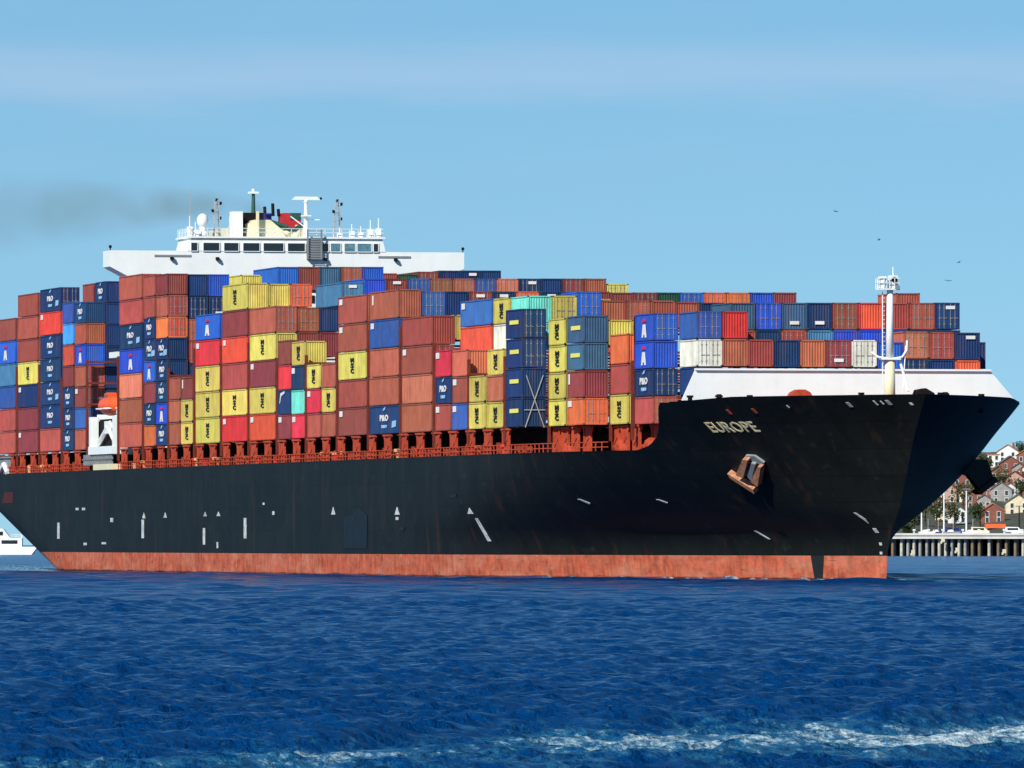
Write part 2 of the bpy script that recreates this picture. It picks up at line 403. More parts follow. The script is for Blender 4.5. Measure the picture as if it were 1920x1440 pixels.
M_STEEL = material('galvanised_steel', (0.45, 0.46, 0.46), rough=0.5, metal=0.3)
M_GREEN = material('dark_green_paint', srgb(40, 82, 66), rough=0.5)
M_BLUEP = material('funnel_blue', srgb(45, 50, 120), rough=0.5)
M_REDP = material('funnel_red', srgb(190, 40, 50), rough=0.5)
M_ORANGE = material('lifeboat_orange', srgb(235, 92, 40), rough=0.45, noise=0.12)
M_RUST = material('rusty_anchor', srgb(178, 126, 96), rough=0.9, noise=0.5, scale=2.5, spec=0.15)
M_MARK = material('white_marking', (0.50, 0.52, 0.52), rough=0.7, noise=0.5, scale=2)
M_GOLD = material('name_letters', srgb(232, 214, 166), rough=0.6, noise=0.2, scale=2)
M_INK = material('black_ink', (0.012, 0.012, 0.012), rough=0.6, noise=0)
M_RED2 = material('emblem_red', srgb(205, 40, 70), rough=0.6, noise=0)
M_YEL2 = material('bar_yellow', srgb(236, 226, 110), rough=0.6, noise=0.05)
M_PALE = material('pale_tag', (0.78, 0.76, 0.72), rough=0.6, noise=0.1)
M_LBLUE = material('flag_pale_blue', srgb(150, 195, 225), rough=0.6, noise=0.1)

ship = thing('container_ship', 'huge black hulled container ship under way, loaded high with coloured containers', 'ship', (0, 0, 0))
ZD, ZF = 12.39, 17.15


def stern(z): return 25.0 - 6.1 * np.maximum(z, -3)


def deck_top(X):
    """Height of the hull's upper edge: level main deck, a rounded step, then the raised bow."""
    return float(np.interp(X, [327, 329.1, 332, 334.45, 336.4, 338, 340.1, 345, 352], [ZD, 12.5, 12.92, 13.66, 14.54, 15.53, 16.75, 16.95, ZF]))


us = np.concatenate([[0, .12, .35, .8, 1.5, 2.5, 4], np.arange(6, 27, 2), np.arange(27, 36, 0.4), np.arange(36, 48, 1.0), np.arange(48, 130, 4), np.linspace(130, 340, 24), [358, 366, 371, 374, 376]])
def aft_round(e):  # rounding in at the counter stern
    return np.where(e < 16, 0.96 + 0.04 * np.sqrt(np.clip(1 - ((16 - e) / 16) ** 2, 0, 1)), 1)


def hull_xb(z, u):
    L = hull_stem(z) - stern(z)
    s = np.where(u < 130, u, 130 + (u - 130) * (L - 130) / (376 - 130))
    X = hull_stem(z) - s
    b = half_breadth(X, z) * aft_round(X - stern(z))
    return X, b


def shell(name, levels, mat, ztop=None):
    """Both sides of the hull between heights; with ztop the top row follows it."""
    m = MB(); grid = []
    for j, z in enumerate(levels):
        row = []
        for u in us:
            zz = z
            if ztop is not None:
                c = ZD
                for q in np.linspace(ZD, ZF, 60):
                    if q <= deck_top(hull_xb(q, u)[0]) + 1e-4: c = q
                zz = ZD + (c - ZD) * z
            X, b = hull_xb(zz, u); row.append((float(X), float(b), float(zz)))
        grid.append(row)
    n = len(us)
    for side in (-1, 1):
        i0 = len(m.v)
        for row in grid: m.v += [(x, side * b, z) for x, b, z in row]
        for j in range(len(grid) - 1):
            for k in range(n - 1):
                q = [i0 + j * n + k, i0 + j * n + k + 1, i0 + (j + 1) * n + k + 1, i0 + (j + 1) * n + k]
                if ztop is not None and abs(grid[j][k][2] - grid[j + 1][k][2]) < 1e-3 and abs(grid[j][k + 1][2] - grid[j + 1][k + 1][2]) < 1e-3: continue
                m.f.append(tuple(q if side < 0 else q[::-1])); m.mi.append(0)
    if ztop is None:                     # transom
        h = n * len(grid)
        for j in range(len(grid) - 1):
            a, b = j * n + n - 1, (j + 1) * n + n - 1
            m.f.append((a, a + h, b + h, b)); m.mi.append(0)
    return m


mb = shell('hull', [2.39, 2.9, 3.4, 3.9, 4.4, 4.9, 5.4, 5.9, 6.4, 6.9, 7.5, 8.2, 9, 10, 11.2, ZD], None)
up = shell('hull', [0, .25, .5, .75, 1], None, True)
i0 = len(mb.v); mb.v += up.v; mb.f += [tuple(i + i0 for i in f) for f in up.f]; mb.mi += up.mi
# raised bow: plate thickness inside the rim, its deck and the bulkhead at the break
rim = [p for p in up.v[4 * len(us):5 * len(us)] if p[2] > 16.6]
low = lambda x: max(0.0, float(half_breadth(min(x, 368.8), 15.6)) - .3)
for s in (-1, 1):
    for (x0, y0, z0), (x1, y1, z1) in zip(rim, rim[1:]):
        a, b = s * abs(y0), s * abs(y1); ai, bi = s * max(0, abs(y0) - .25), s * max(0, abs(y1) - .25)
        mb.face([(x0, a, z0), (x1, b, z1), (x1, bi, z1), (x0, ai, z0)]); mb.face([(x0, ai, z0), (x1, bi, z1), (min(x1, 369), s * min(low(x1), abs(bi)), 15.6), (min(x0, 369), s * min(low(x0), abs(ai)), 15.6)])
hull_o = part('hull', mb, M_HULL, ship, smooth=False)
hull_me = hull_o.data
hull_me.polygons.foreach_set('use_smooth', [True] * len(hull_me.polygons))
em = hull_o.modifiers.new('edges', 'EDGE_SPLIT'); em.split_angle = R(28)
bo = part('boot_topping', shell('boot', [-3, -1, 0, 1.2, 2.39], None), M_BOOT, ship, smooth=True)
# decks
mb = MB()
st = [(float(hull_xb(ZD - .25, u)[0]), float(hull_xb(ZD - .25, u)[1]) - .05) for u in us if hull_xb(ZD, u)[0] < 341]
for (x0, b0), (x1, b1) in zip(st, st[1:]): mb.face([(x0, -b0, ZD - .25), (x0, b0, ZD - .25), (x1, b1, ZD - .25), (x1, -b1, ZD - .25)])
for (x0, y0, z0), (x1, y1, z1) in zip(rim, rim[1:]): mb.face([(min(x0, 369), -low(x0), 15.6), (min(x0, 369), low(x0), 15.6), (min(x1, 369), low(x1), 15.6), (min(x1, 369), -low(x1), 15.6)])
hz = [ZD - .2, 13.2, 14, 14.8, 15.6]; hl = [(-float(half_breadth(340.3, q)) + .3, q) for q in hz]; mb.prism(hl + [(-y, q) for y, q in hl[::-1]], 0, 340.3, 340.6)
part('deck', mb, M_DECK, ship)
mb = MB()
for s in (-1, 1):
    mb.prism([(-14, 8.6), (-5.5, 8.6), (-5.5, 10.0), (-12, 10.0)], 1, s * 21.6, s * 21.86)
part('mooring_port', mb, material('mooring_recess', srgb(70, 26, 24), rough=.8), ship)

# hatch coamings, pedestals and rails along the sides
mb = MB()
for s in (-1, 1):
    mb.box(-34, 49, s * 20.3 - .1, s * 20.3 + .1, ZD - .2, 13.05); mb.box(70, 297, s * 20.3 - .1, s * 20.3 + .1, ZD - .2, 13.05)
    for x in list(np.arange(-30, 49, 2.1)) + list(np.arange(70.5, 297, 2.1)): mb.box(x, x + .35, s * 20.55 - .2, s * 20.55 + .2, ZD - .2, 13.05 + (.5 if int(x) % 3 == 0 else .1))
    mb.box(297, 339, s * 13.2 - .15, s * 13.2 + .15, ZD - .2, 14.2)
part('hatch_coaming', mb, M_DECK, ship)
mb = MB()
mb.box(-34, 49, -18.6, 18.6, ZD - .2, 14.85); mb.box(70, 297, -18.6, 18.6, ZD - .2, 14.85); mb.box(297, 339, -13, 13, 14.2, 14.85)
part('hatch_cover', mb, M_DARK, ship)  # coloured near black to paint the shade behind the stanchions
post = MB()
post.box(-1.5, -1.05, -.12, .1, 0, 2.4); post.box(1.05, 1.5, -.12, .1, 0, 2.4); post.box(-1.9, 1.9, -.2, .12, 2.4, 2.6); post.box(-1.05, 1.05, -.03, .05, 0, 2.4)
post.prism([(-1.05, .9), (1.05, 1.9), (1.05, 1.6), (-1.05, .6)], 1, -.1, .0); post.prism([(-1.5, 1.9), (-2.0, 2.4), (-1.5, 2.4)], 1, -.1, .1); post.prism([(1.5, 1.9), (2.0, 2.4), (1.5, 2.4)], 1, -.1, .1)
post_me = post.mesh('stanchion', M_POST)
xs = [x for x in np.arange(-18, 47, 8.3)] + [x for x in np.arange(73, 292, 8.33)]
for x in xs: link('stanchion', post_me, ship, (x, -21.25, ZD - .1))
for x, y in ((299.5, -18.3), (303, -18.2), (306.5, -18), (310.5, -17.7), (315, -15.9), (319, -15.9), (323, -15.7), (328, -15.0)): link('stanchion', post_me, ship, (x, y, ZD - .1))
mb = MB()
def rail(mb, pts, hgt=1.05, gap=1.5, r=.035):
    for z in (hgt, hgt * .55): mb.tube([(x, y, q + z) for x, y, q in pts], r, 4)
    for (a, b) in zip(pts, pts[1:]):
        a, b = Vector(a), Vector(b); n = max(1, int((b - a).length / gap))
        for i in range(n):
            p = a.lerp(b, i / n); mb.tube([p, p + Vector((0, 0, hgt))], r, 4)
rail(mb, [(x, -(min(21.6, float(half_breadth(x, ZD))) - .15), ZD - .2) for x in list(range(-30, 49, 6)) + [49]] , r=.06)
rail(mb, [(x, -(min(21.6, float(half_breadth(x, ZD))) - .15), ZD - .2) for x in range(70, 328, 6)], r=.06)
part('railing', mb, M_POST, ship)
# deck clutter between the pedestals: vents and lashing boxes, each a part
vent = MB(); vent.tube([(0, 0, 0), (0, 0, .9)], .28, 8); vent.tube([(0, 0, .85), (0, 0, 1.15)], .5, 8)
bin_ = MB(); bin_.box(-.7, .7, -.35, .35, 0, .75); bin_.box(-.75, .75, -.4, .4, .75, .85)
M_BRIGHT = material('red_lead_paint', srgb(196, 48, 34), rough=.6); M_TAN = material('tan_paint', srgb(214, 160, 110), rough=.6)
vms = [vent.mesh('vent', q) for q in (M_POST, M_BRIGHT, M_TAN)]; bms = [bin_.mesh('lashing_box', q) for q in (M_DECK, M_BRIGHT, M_TAN)]
for i in range(64):
    x = random.choice([random.uniform(-15, 46), random.uniform(72, 290), random.uniform(150, 290)])
    link(*(('vent', random.choice(vms)) if i % 2 else ('lashing_box', random.choice(bms))), ship, (x, -21.0 + random.uniform(-.2, .2), ZD - .2))
for x, y in ((317, -15.2), (326.5, -14.6), (302, -17.4)):
    mb = MB(); mb.ball((0, 0, .8), 1.0, 12, 6, 2.2, .8, .7); mb.box(-2.6, 2.6, -.7, .7, 0, .8)
    part('mooring_winch', mb, M_REDPAINT if 'M_REDPAINT' in globals() else M_POST, ship, True, (x, y - .3, ZD - .2))

# lashing bridges in the gaps between bays
def lashing_bridge(x0, x1, hw, ztop, gap_shade=0):
    mb = MB(); xm = (x0 + x1) / 2
    w = min(.32, (x1 - x0) * .3)
    y = -hw
    while y < hw + .1:
        mb.box(xm - w, xm + w, y - .12, y + .12, ZD + 1.0, ztop); y += 2.508 * 2
    for z in np.arange(15.2, ztop + .1, 2.6): mb.box(xm - w * 1.2, xm + w * 1.2, -hw, hw, z, z + .22)
    if gap_shade: mb.box(xm - .04, xm + .04, -hw + .15, -hw + 2.4, 14.9, gap_shade, 1)  # dark sheet added so the bay gap looks shaded, without sky showing through
    part('lashing_bridge', mb, [M_LASH, M_DARK], ship)
for a, b, hh in ((-6.3, -4.2, 26), (11.1, 12.9, 26), (28.1, 29.8, 24), (46.6, 48.2, 26), (68.6, 70.2, 26), (85.7, 87.1, 24), (102.7, 103.7, 24), (119.1, 120.9, 26), (136.1, 137.7, 26), (152.9, 154.5, 26), (169.7, 171.3, 24), (186.6, 187.9, 24), (203.8, 205.4, 24), (220.6, 222.3, 26), (237.5, 239.1, 26), (254.3, 256.2, 24), (271.9, 272.7, 22), (288.9, 290.2, 22)):
    lashing_bridge(a, b, 21.35, hh)
lashing_bridge(297.8, 298.5, 18.8, 22, 25.2); lashing_bridge(314.0, 314.65, 16.3, 20, 22.6); lashing_bridge(322.4, 325.1, 16.3, 21, 25.2); lashing_bridge(332.85, 333.15, 13.6, 20, 25.2)

# deck house, bridge and everything on top of it
mb = MB()
mb.box(52, 66, -14.0, 14.0, ZD - .2, 36.0)
for z in np.arange(16, 35, 2.9): mb.box(66, 66.06, -13.9, 13.9, z, z + .12)
mb.box(62, 67.4, -21.2, -13.9, 25.9, 26.6); mb.box(60, 67.4, 13.9, 18.2, 25.9, 26.6)
house = part('deck_house', mb, M_WHITE, ship)
w = MB(); w.box(0, .05, -.35, .35, -.45, .45); wm = w.mesh('cabin_window', M_GLASS)
for z in (30.2, 33.1):
    for y in np.arange(-12, 12.1, 3.0): link('cabin_window', wm, house, (66.07, y, z))
mb = MB()
mb.prism([(-21.85, 36.9), (-21.85, 38.85), (21.85, 38.85), (21.85, 36.9), (19.0, 35.4), (-19.0, 35.4)], 0, 61.5, 66.3)
wing = part('bridge_wing', mb, M_WHITE, ship)
for y0, y1 in ((-16.4, -11.9), (11.2, 15.2)):
    m2 = MB(); m2.box(66.3, 66.38, y0, y1, 38.12, 38.36); part('wing_slot', m2, M_GREY, wing)
for y in (-14.3, -20.3 + 6.2 + 5.4, 13.3, 4.6):
    m2 = MB(); m2.box(66.38, 66.75, y - .2, y + .2, 37.75, 38.1); m2.tube([(66.4, y, 37.9), (66.9, y, 37.9)], .18, 8); part('floodlight', m2, M_DARK, wing)
for y in (-21.75, 21.75):
    m2 = MB(); m2.tube([(66, y, 38.8), (66, y, 39.2)], .07, 6); m2.ball((66, y, 39.3), .2); part('wing_lamp', m2, M_DARK, wing)
mb = MB()
mb.prism([(-12.3, 38.85), (-11.9, 40.4), (11.7, 40.4), (12.1, 38.85)], 0, 58, 66.36)
mb.box(57.5, 66.6, -12.2, 12.0, 40.4, 40.62)
wh = part('wheelhouse', mb, M_WHITE, ship)
cuts = [(-11.9, -11.15), (-10.4, -8.45), (-7.85, -6.1), (-5.5, -3.5), (-3.0, -.55), (0, 2.1), (4.2, 5.0), (5.3, 6.5), (7.0, 8.3), (8.6, 10.3), (10.6, 11.15)]
for a, b in cuts:
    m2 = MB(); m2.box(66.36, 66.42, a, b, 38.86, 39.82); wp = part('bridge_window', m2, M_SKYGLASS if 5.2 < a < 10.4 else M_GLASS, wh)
    m2 = MB(); m2.box(66.36, 66.47, a - .08, a, 38.8, 39.88); m2.box(66.36, 66.47, b, b + .08, 38.8, 39.88); m2.box(66.36, 66.47, a, b, 39.82, 39.9); m2.box(66.36, 66.47, a, b, 38.78, 38.86); part('frame', m2, M_WHITE, wp)
m2 = MB(); m2.box(66.36, 66.9, 2.3, 4.0, 37.9, 40.4); m2.box(67.1, 67.2, 2.2, 2.4, 37.9, 41.5); m2.box(67.1, 67.2, 3.9, 4.1, 37.9, 41.5)
for z in np.arange(38, 41.5, .3): m2.box(67.1, 67.18, 2.4, 3.9, z, z + .06)
part('access_ladder', m2, M_GREY, wh)
mb = MB(); rail(mb, [(66.5, -12, 40.6), (66.5, 11.8, 40.6)], 1.0, 1.0, .045); rail(mb, [(58, -12, 40.6), (66.5, -12, 40.6)], 1.0, 1.0, .045); rail(mb, [(58, 11.8, 40.6), (66.5, 11.8, 40.6)], 1.0, 1.0, .045)
part('roof_railing', mb, M_WHITE, wh)
for y, q in ((10.4, 1.7), (11.4, 1.9), (9.2, 1.1), (-11.2, 1.4), (-11.9, 2.0), (6.6, 1.0), (8.1, 1.3)):
    mb = MB(); mb.box(65, 65.8, y - .28, y + .28, 40.6, 40.6 + q * .6); mb.tube([(65.4, y, 40.6), (65.4, y, 40.6 + q * 1.25)], .06, 5); part('roof_locker', mb, M_WHITE, wh)

mb = MB(); mb.tube([(64, -10.05, 40.6), (64, -10.05, 42.0)], .42, 10); mb.box(63.4, 64.6, -10.7, -9.4, 40.6, 41.3); mb.ball((64, -10.05, 42.55), .72, 14, 10, 1, 1, 1.25)
part('satellite_dome', mb, M_WHITE, ship, True)
mb = MB(); mb.ball((64.5, -11.6, 41.3), .55, 12, 8); mb.tube([(64.5, -11.6, 40.6), (64.5, -11.6, 41)], .25, 8); part('satellite_dome', mb, M_WHITE, ship, True)
mb = MB(); mb.tube([(62, -11.2, 40.6), (62, -11.2, 46.4)], [.06, .03], 5); part('whip_antenna', mb, M_STEEL, ship)
def lattice_mast(y, ztop):
    mb = MB(); w_ = .38
    for sx, sy in ((-1, -1), (1, -1), (1, 1), (-1, 1)): mb.tube([(62 + sx * w_, y + sy * w_, 40.6), (62 + sx * .2, y + sy * .2, ztop)], .07, 5)
    for i, z in enumerate(np.arange(40.9, ztop, .55)):
        t = (z - 40.6) / (ztop - 40.6); r = w_ + (.2 - w_) * t
        mb.tube([(62 + r, y - r, z), (62 + r, y + r, z + .5)] if i % 2 else [(62 + r, y + r, z), (62 + r, y - r, z + .5)], .045, 4)
        mb.tube([(62 - r, y - r, z), (62 + r, y - r, z + .5)], .045, 4)
    mast = part('signal_mast', mb, M_STEEL, ship)
    for z, s in ((ztop - .4, .5), (ztop - 1.3, -.5), (ztop - 2.2, .45), (ztop, 0)):
        m2 = MB(); m2.box(61.8, 62.2, min(y, y + s) - .05, max(y, y + s) + .05, z - .03, z + .03); m2.tube([(62, y + s, z), (62, y + s, z + .35)], .15, 8); part('signal_lamp', m2, M_DARK, mast)
lattice_mast(-7.95, 45.0); lattice_mast(7.0, 45.0)
# radar mast with its turning scanner, on the right of the funnel
mb = MB(); mb.tube([(63, 2.9, 40.6), (63, 2.9, 44.9)], [.32, .2], 8); mb.box(62.2, 63.8, 2.4, 3.4, 43.2, 43.35); mb.tube([(63, 2.9, 42.8), (63, 4.6, 42.8)], .07, 5); mb.tube([(63, 2.9, 41.8), (63, 1.0, 43.2)], .08, 5)
rm = part('radar_mast', mb, M_WHITE, ship)
mb = MB(); mb.tube([(63, 2.9, 44.9), (63, 2.9, 45.2)], .3, 8); mb.prism([(-1.75, 45.2), (1.75, 45.2), (1.35, 45.62), (-1.35, 45.62)], 0, 62.8, 63.2)
for i in range(len(mb.v)):
    x, y, z = mb.v[i]
    if abs(y) < 1.8 and i >= 16: mb.v[i] = (x, y + 2.9, z)
part('radar_scanner', mb, M_WHITE, rm)
mb = MB(); mb.ball((63, 4.75, 45.4), .16); part('radar_lamp', mb, M_DARK, rm)
mb = MB(); mb.tube([(63.5, -3.7, 43.6), (63.5, -3.7, 45.9)], [.26, .2], 8); gm = part('light_mast', mb, M_GREEN, ship)
mb = MB(); mb.box(63.1, 63.9, -4.3, -3.1, 45.9, 46.15); mb.tube([(63.5, -3.7, 46.1), (63.5, -3.7, 46.5)], .2, 8); part('mast_lamp', mb, M_WHITE, gm)
# funnel block behind the wheelhouse
mb = MB(); mb.box(46, 60.5, -6.0, 3.1, 36, 41.9); mb.box(63.6, 64.3, -3.4, -3.15, 40.62, 43.75)
mb.prism([(-4.4, 40.62), (-4.2, 42.3), (-3.5, 42.75), (-1.6, 42.75), (-.2, 41.6), (.4, 40.62)], 0, 58, 63.4)
fn = part('funnel_casing', mb, M_CREAM, ship)
mb = MB(); mb.box(60.6, 63.2, -6.2, -4.95, 40.62, 43.75); part('engine_casing', mb, M_WHITE, fn)
mb = MB(); mb.box(57, 60.6, -4.9, -1.9, 41.9, 43.7); part('exhaust_housing', mb, M_DARK, fn)
mb = MB(); mb.box(57, 60.6, -1.9, -.9, 41.9, 43.65); part('blue_panel', mb, M_BLUEP, fn)
mb = MB(); mb.box(57, 60.6, .6, 2.75, 41.9, 43.7); part('red_panel', mb, M_REDP, fn)
mb = MB(); mb.box(60.6, 60.7, 1.4, 2.75, 42.9, 43.7); mb.tube([(62.6, -.6, 42.0), (63, 1.4, 41.6), (62.6, 2.6, 42.2)], .3, 6); mb.tube([(62.8, -1.6, 42.6), (62.9, .6, 41.9)], .28, 6); part('pipework', mb, M_GREEN, fn)
mb = MB(); mb.tube([(62.5, 1.7, 40.6), (62.5, 2.1, 42.1)], [.7, .4], 8); mb.ball((62.4, 0.6, 41.2), .55); part('vent_cowl', mb, M_CREAM, fn, True)
for y, z in ((-1.3, 44.5), (-.3, 44.9), (.4, 44.2)):
    mb = MB(); mb.tube([(58.5, y, 43.4), (58.2, y, z)], .2, 8); part('exhaust_pipe', mb, M_DARK, fn)

# white breakwater on the bow
mb = MB()
prof = [(-15.95, 16.35), (-14.35, 19.85), (14.2, 19.85), (16.7, 17.0), (16.0, 16.2), (14.6, 15.62), (-14.6, 15.62)]
mb.prism(prof, 0, 341.4, 341.65)
mb.prism([(-14.4, 19.78), (-14.4, 19.96), (14.25, 19.96), (14.25, 19.78)], 0, 341.3, 341.9)
bw = part('breakwater', mb, M_WHITE, ship)
m2 = MB()
for y in np.arange(-12.5, 12.6, 2.5): m2.prism([(341.65, 15.62), (343.1, 15.62), (341.65, 18.6)], 1, y - .06, y + .06) if False else m2.prism([(341.4, 15.62), (339.9 + .8, 15.62), (341.4, 18.9)], 1, y - .06, y + .06)
part('stiffener_frame', m2, M_WHITE, bw)
# bow mast
mb = MB(); mb.tube([(359, 0, 15.6), (359, 0, 20.6)], [.53, .46], 16)
fm = part('foremast', mb, M_CREAM, ship, True)
mb = MB(); mb.tube([(359, 0, 20.6), (359, 0, 27.0)], [.37, .29], 16); part('upper_mast', mb, M_WHITE, fm, True)
mb = MB(); mb.tube([(359, -1.75, 21.2), (359.3, -1.2, 20.75), (359.4, 0, 20.55), (359.3, 1.1, 20.75), (359, 1.6, 21.4), (359, 1.65, 22.3)], .115, 8); mb.box(358.6, 359.6, -.9, .9, 20.5, 20.62)
part('mast_platform', mb, M_WHITE, fm)
mb = MB(); mb.tube([(359, .9, 20.6), (360, 1.5, 17.6)], .13, 6); mb.tube([(359, 1.5, 21.8), (359.6, 1.1, 17.8)], .06, 6); part('mast_stay', mb, M_WHITE, fm)
mb = MB(); mb.box(358.4, 359.6, -1.2, .8, 26.95, 27.08); rail(mb, [(359.6, -1.2, 27.05), (359.6, .8, 27.05)], 1.0, .5, .045); rail(mb, [(358.4, -1.2, 27.05), (359.6, -1.2, 27.05)], 1.0, .5, .045); mb.box(358.6, 359.4, -.1, .65, 27.08, 28.3); mb.tube([(359, .3, 28.3), (359, .3, 29.1)], .06, 6)
mb.box(358.7, 359.5, -1.05, -.45, 27.1, 28.2)
tp = part('top_platform', mb, M_WHITE, fm)
mb = MB(); mb.tube([(359.4, .3, 27.9), (359.62, .3, 27.9)], .26, 12); part('masthead_lamp', mb, M_DARK, tp)
mb = MB(); mb.tube([(359.3, .55, 27.2), (359.75, .55, 27.2)], .22, 12); part('masthead_lamp', mb, M_GREY, tp)
mb = MB()
for z in np.arange(17, 26.5, .4): mb.box(358.95, 359.05, -.72, -.5, z, z + .05)
mb.box(358.9, 358.95, -.74, -.68, 17, 26.8); mb.box(359.05, 359.1, -.74, -.68, 17, 26.8)
part('mast_ladder', mb, M_WHITE, fm)
# gear standing on the bow deck behind the rim
mb = MB(); mb.prism([(-1.2, 0), (1.2, 0), (.8, .65), (.3, .9), (-.3, .9), (-.8, .65)], 0, -.9, .9); part('windlass', mb, M_POST, ship, False, (351, -6.6, 16.95))
mb = MB(); mb.box(-.5, .5, -1.4, 1.4, 0, 1.2); part('deck_locker', mb, material('dark_brown_steel', srgb(58, 22, 26)), ship, False, (342.6, -13.2, 15.7))
for x, y, r_ in ((344.6, -12.8, .25), (346.5, -10.3, .2), (343.0, -15.2, .22), (364, -4, .2), (362, 4.5, .25), (366, 3, .2), (358, 9, .2)):
    mb = MB(); mb.tube([(0, 0, 0), (0, 0, 1.9 if r_ > .22 else 1.75)], r_, 8); mb.tube([(0, 0, 1.6), (0, 0, 1.8)], r_ * 1.5, 8); part('bollard', mb, M_DARK, ship, False, (x, y, 15.6))
mb = MB(); mb.prism([(-.9, 0), (1.1, 0), (1.0, .5), (.2, .95), (-.6, .8)], 0, -.7, .7); part('windlass', mb, M_DARK, ship, False, (358.5, 3.2, 16.95))


def on_hull(X, z, out=.03):
    """A point on the starboard plating with its outward direction."""
    b = float(half_breadth(X, z)); e = .05
    tx = Vector((e, -(float(half_breadth(X + e, z)) - b), 0)).normalized()
    tz = Vector((0, -(float(half_breadth(X, z + e)) - b), e)).normalized()
    n = tx.cross(tz).normalized()
    if n.y > 0: n = -n
    return Vector((X, -b, z)) + n * out, tx, tz, n


def wrap(me, X, z, shear=0.0):
    """Lay a flat mesh drawn in XZ onto the starboard plating round (X, z)."""
    me = me.copy()
    for v in me.vertices:
        p, tx, tz, n = on_hull(X + v.co.x + v.co.z * shear, z + v.co.z, .03 - v.co.y)
        v.co = p
    me.update(); return me


def hull_mark(name, poly, X, z, mat):
    mb = MB(); mb.prism(poly, 1, -.02, .02); me = mb.mesh(name, mat); return link(name, wrap(me, X, z), ship)

me = text_mesh('EUROPE', 6.9, .96, 0.012)
me = wrap(me, 348.0, 14.4, 0.0); me.materials.append(M_GOLD)
link('name_lettering', me, ship)
M_SCUFF = material('scuffed_hull_paint', (0.008, 0.011, 0.015), rough=.5, noise=.3, spec=.16)
RECT = lambda w, h: [(-w / 2, -h / 2), (w / 2, -h / 2), (w / 2, h / 2), (-w / 2, h / 2)]
TRI = lambda w, h: [(-w / 2, -h / 2), (w / 2, -h / 2), (0, h / 2)]
for X, z, poly in ((29.1, 5.05, RECT(1.5, 2.0)), (88.7, 5.2, RECT(1.5, 2.2)), (128.6, 4.3, RECT(1.3, 1.9)), (153.9, 5.2, RECT(1.5, 2.3)),
                   (274.2, 4.95, [(-.7, 1.1), (.2, 1.1), (1.6, -1.2), (.6, -1.2)]), (42.8, 7.7, RECT(2, .3)), (47.5, 7.7, RECT(2, .3)), (89.4, 6.8, TRI(2, .7)), (103.6, 6.8, TRI(2, .6)),
                   (129.3, 6.85, TRI(2, .5)), (137.6, 6.85, TRI(2.2, .5)), (204.6, 7.0, TRI(2.2, .8)), (238.4, 6.9, TRI(2.4, .8)), (238.3, 6.1, RECT(1.2, .3)), (272.2, 6.8, TRI(2.2, .6)), (165, 7.9, RECT(1, .25)), (170.7, 6.85, RECT(1.2, .4)),
                   (67.5, 6.3, RECT(1.8, .5)), (48.6, 3.4, RECT(2, .3)), (61.9, 3.5, RECT(3, .25)), (137, 3.3, RECT(.8, .7)),
                   (307.6, 7.6, [(-1, .25), (-.4, .25), (1, -.15), (.6, -.25)]), (324, 7.55, [(-.8, .2), (-.3, .2), (.8, -.1), (.5, -.2)]), (335.8, 4.35, [(-.9, .4), (-.5, .4), (.9, -.4), (.5, -.4)]), (356.6, 5.9, [(-.5, .5), (-.2, .5), (.5, -.1), (.4, -.5), (.2, -.2)]),
                   (357.2, 4.75, RECT(.5, .4)), (357, 3.5, RECT(.4, .25)), (356.8, 2.65, RECT(.4, .25)), (367.2, 16.42, RECT(.14, .4)), (367.8, 16.44, RECT(.1, .3)), (370.2, 16.3, RECT(.22, .2)), (357.9, 16.2, RECT(.14, .22))):
    hull_mark('hull_marking', poly, X, z, M_MARK)
for X, z in ((368.4, 16.45), (364.6, 16.3), (353.3, 15.85), (349.8, 15.8)):
    mb = MB(); mb.prism([(-.14, -.2), (.14, -.2), (.14, .2), (-.14, .2)], 1, -.06, .02); o = link('fairlead', wrap(mb.mesh('fairlead', M_GREY if X > 355 else M_DECK), X, z), ship)
hull_mark('scuffed_patch', [(-6, -2.2), (6, -2.2), (6.5, 1.2), (2, 2.2), (-1, 1.4), (-6, 1)], 216.5, 5.2, M_SCUFF)
for X_, z_ in ((265.8, 8.3), (240.5, 5.0)): hull_mark('scuffed_patch', [(-1.4, -.2), (1.2, -.1), (1.5, .2), (-1, .15)], X_, z_, M_INK)
hull_mark('rubbed_patch', [(-1.0, 1.3), (1.5, 1.3), (.75, -1.9), (-.35, -1.9)], 344.6, 1.1, M_INK)

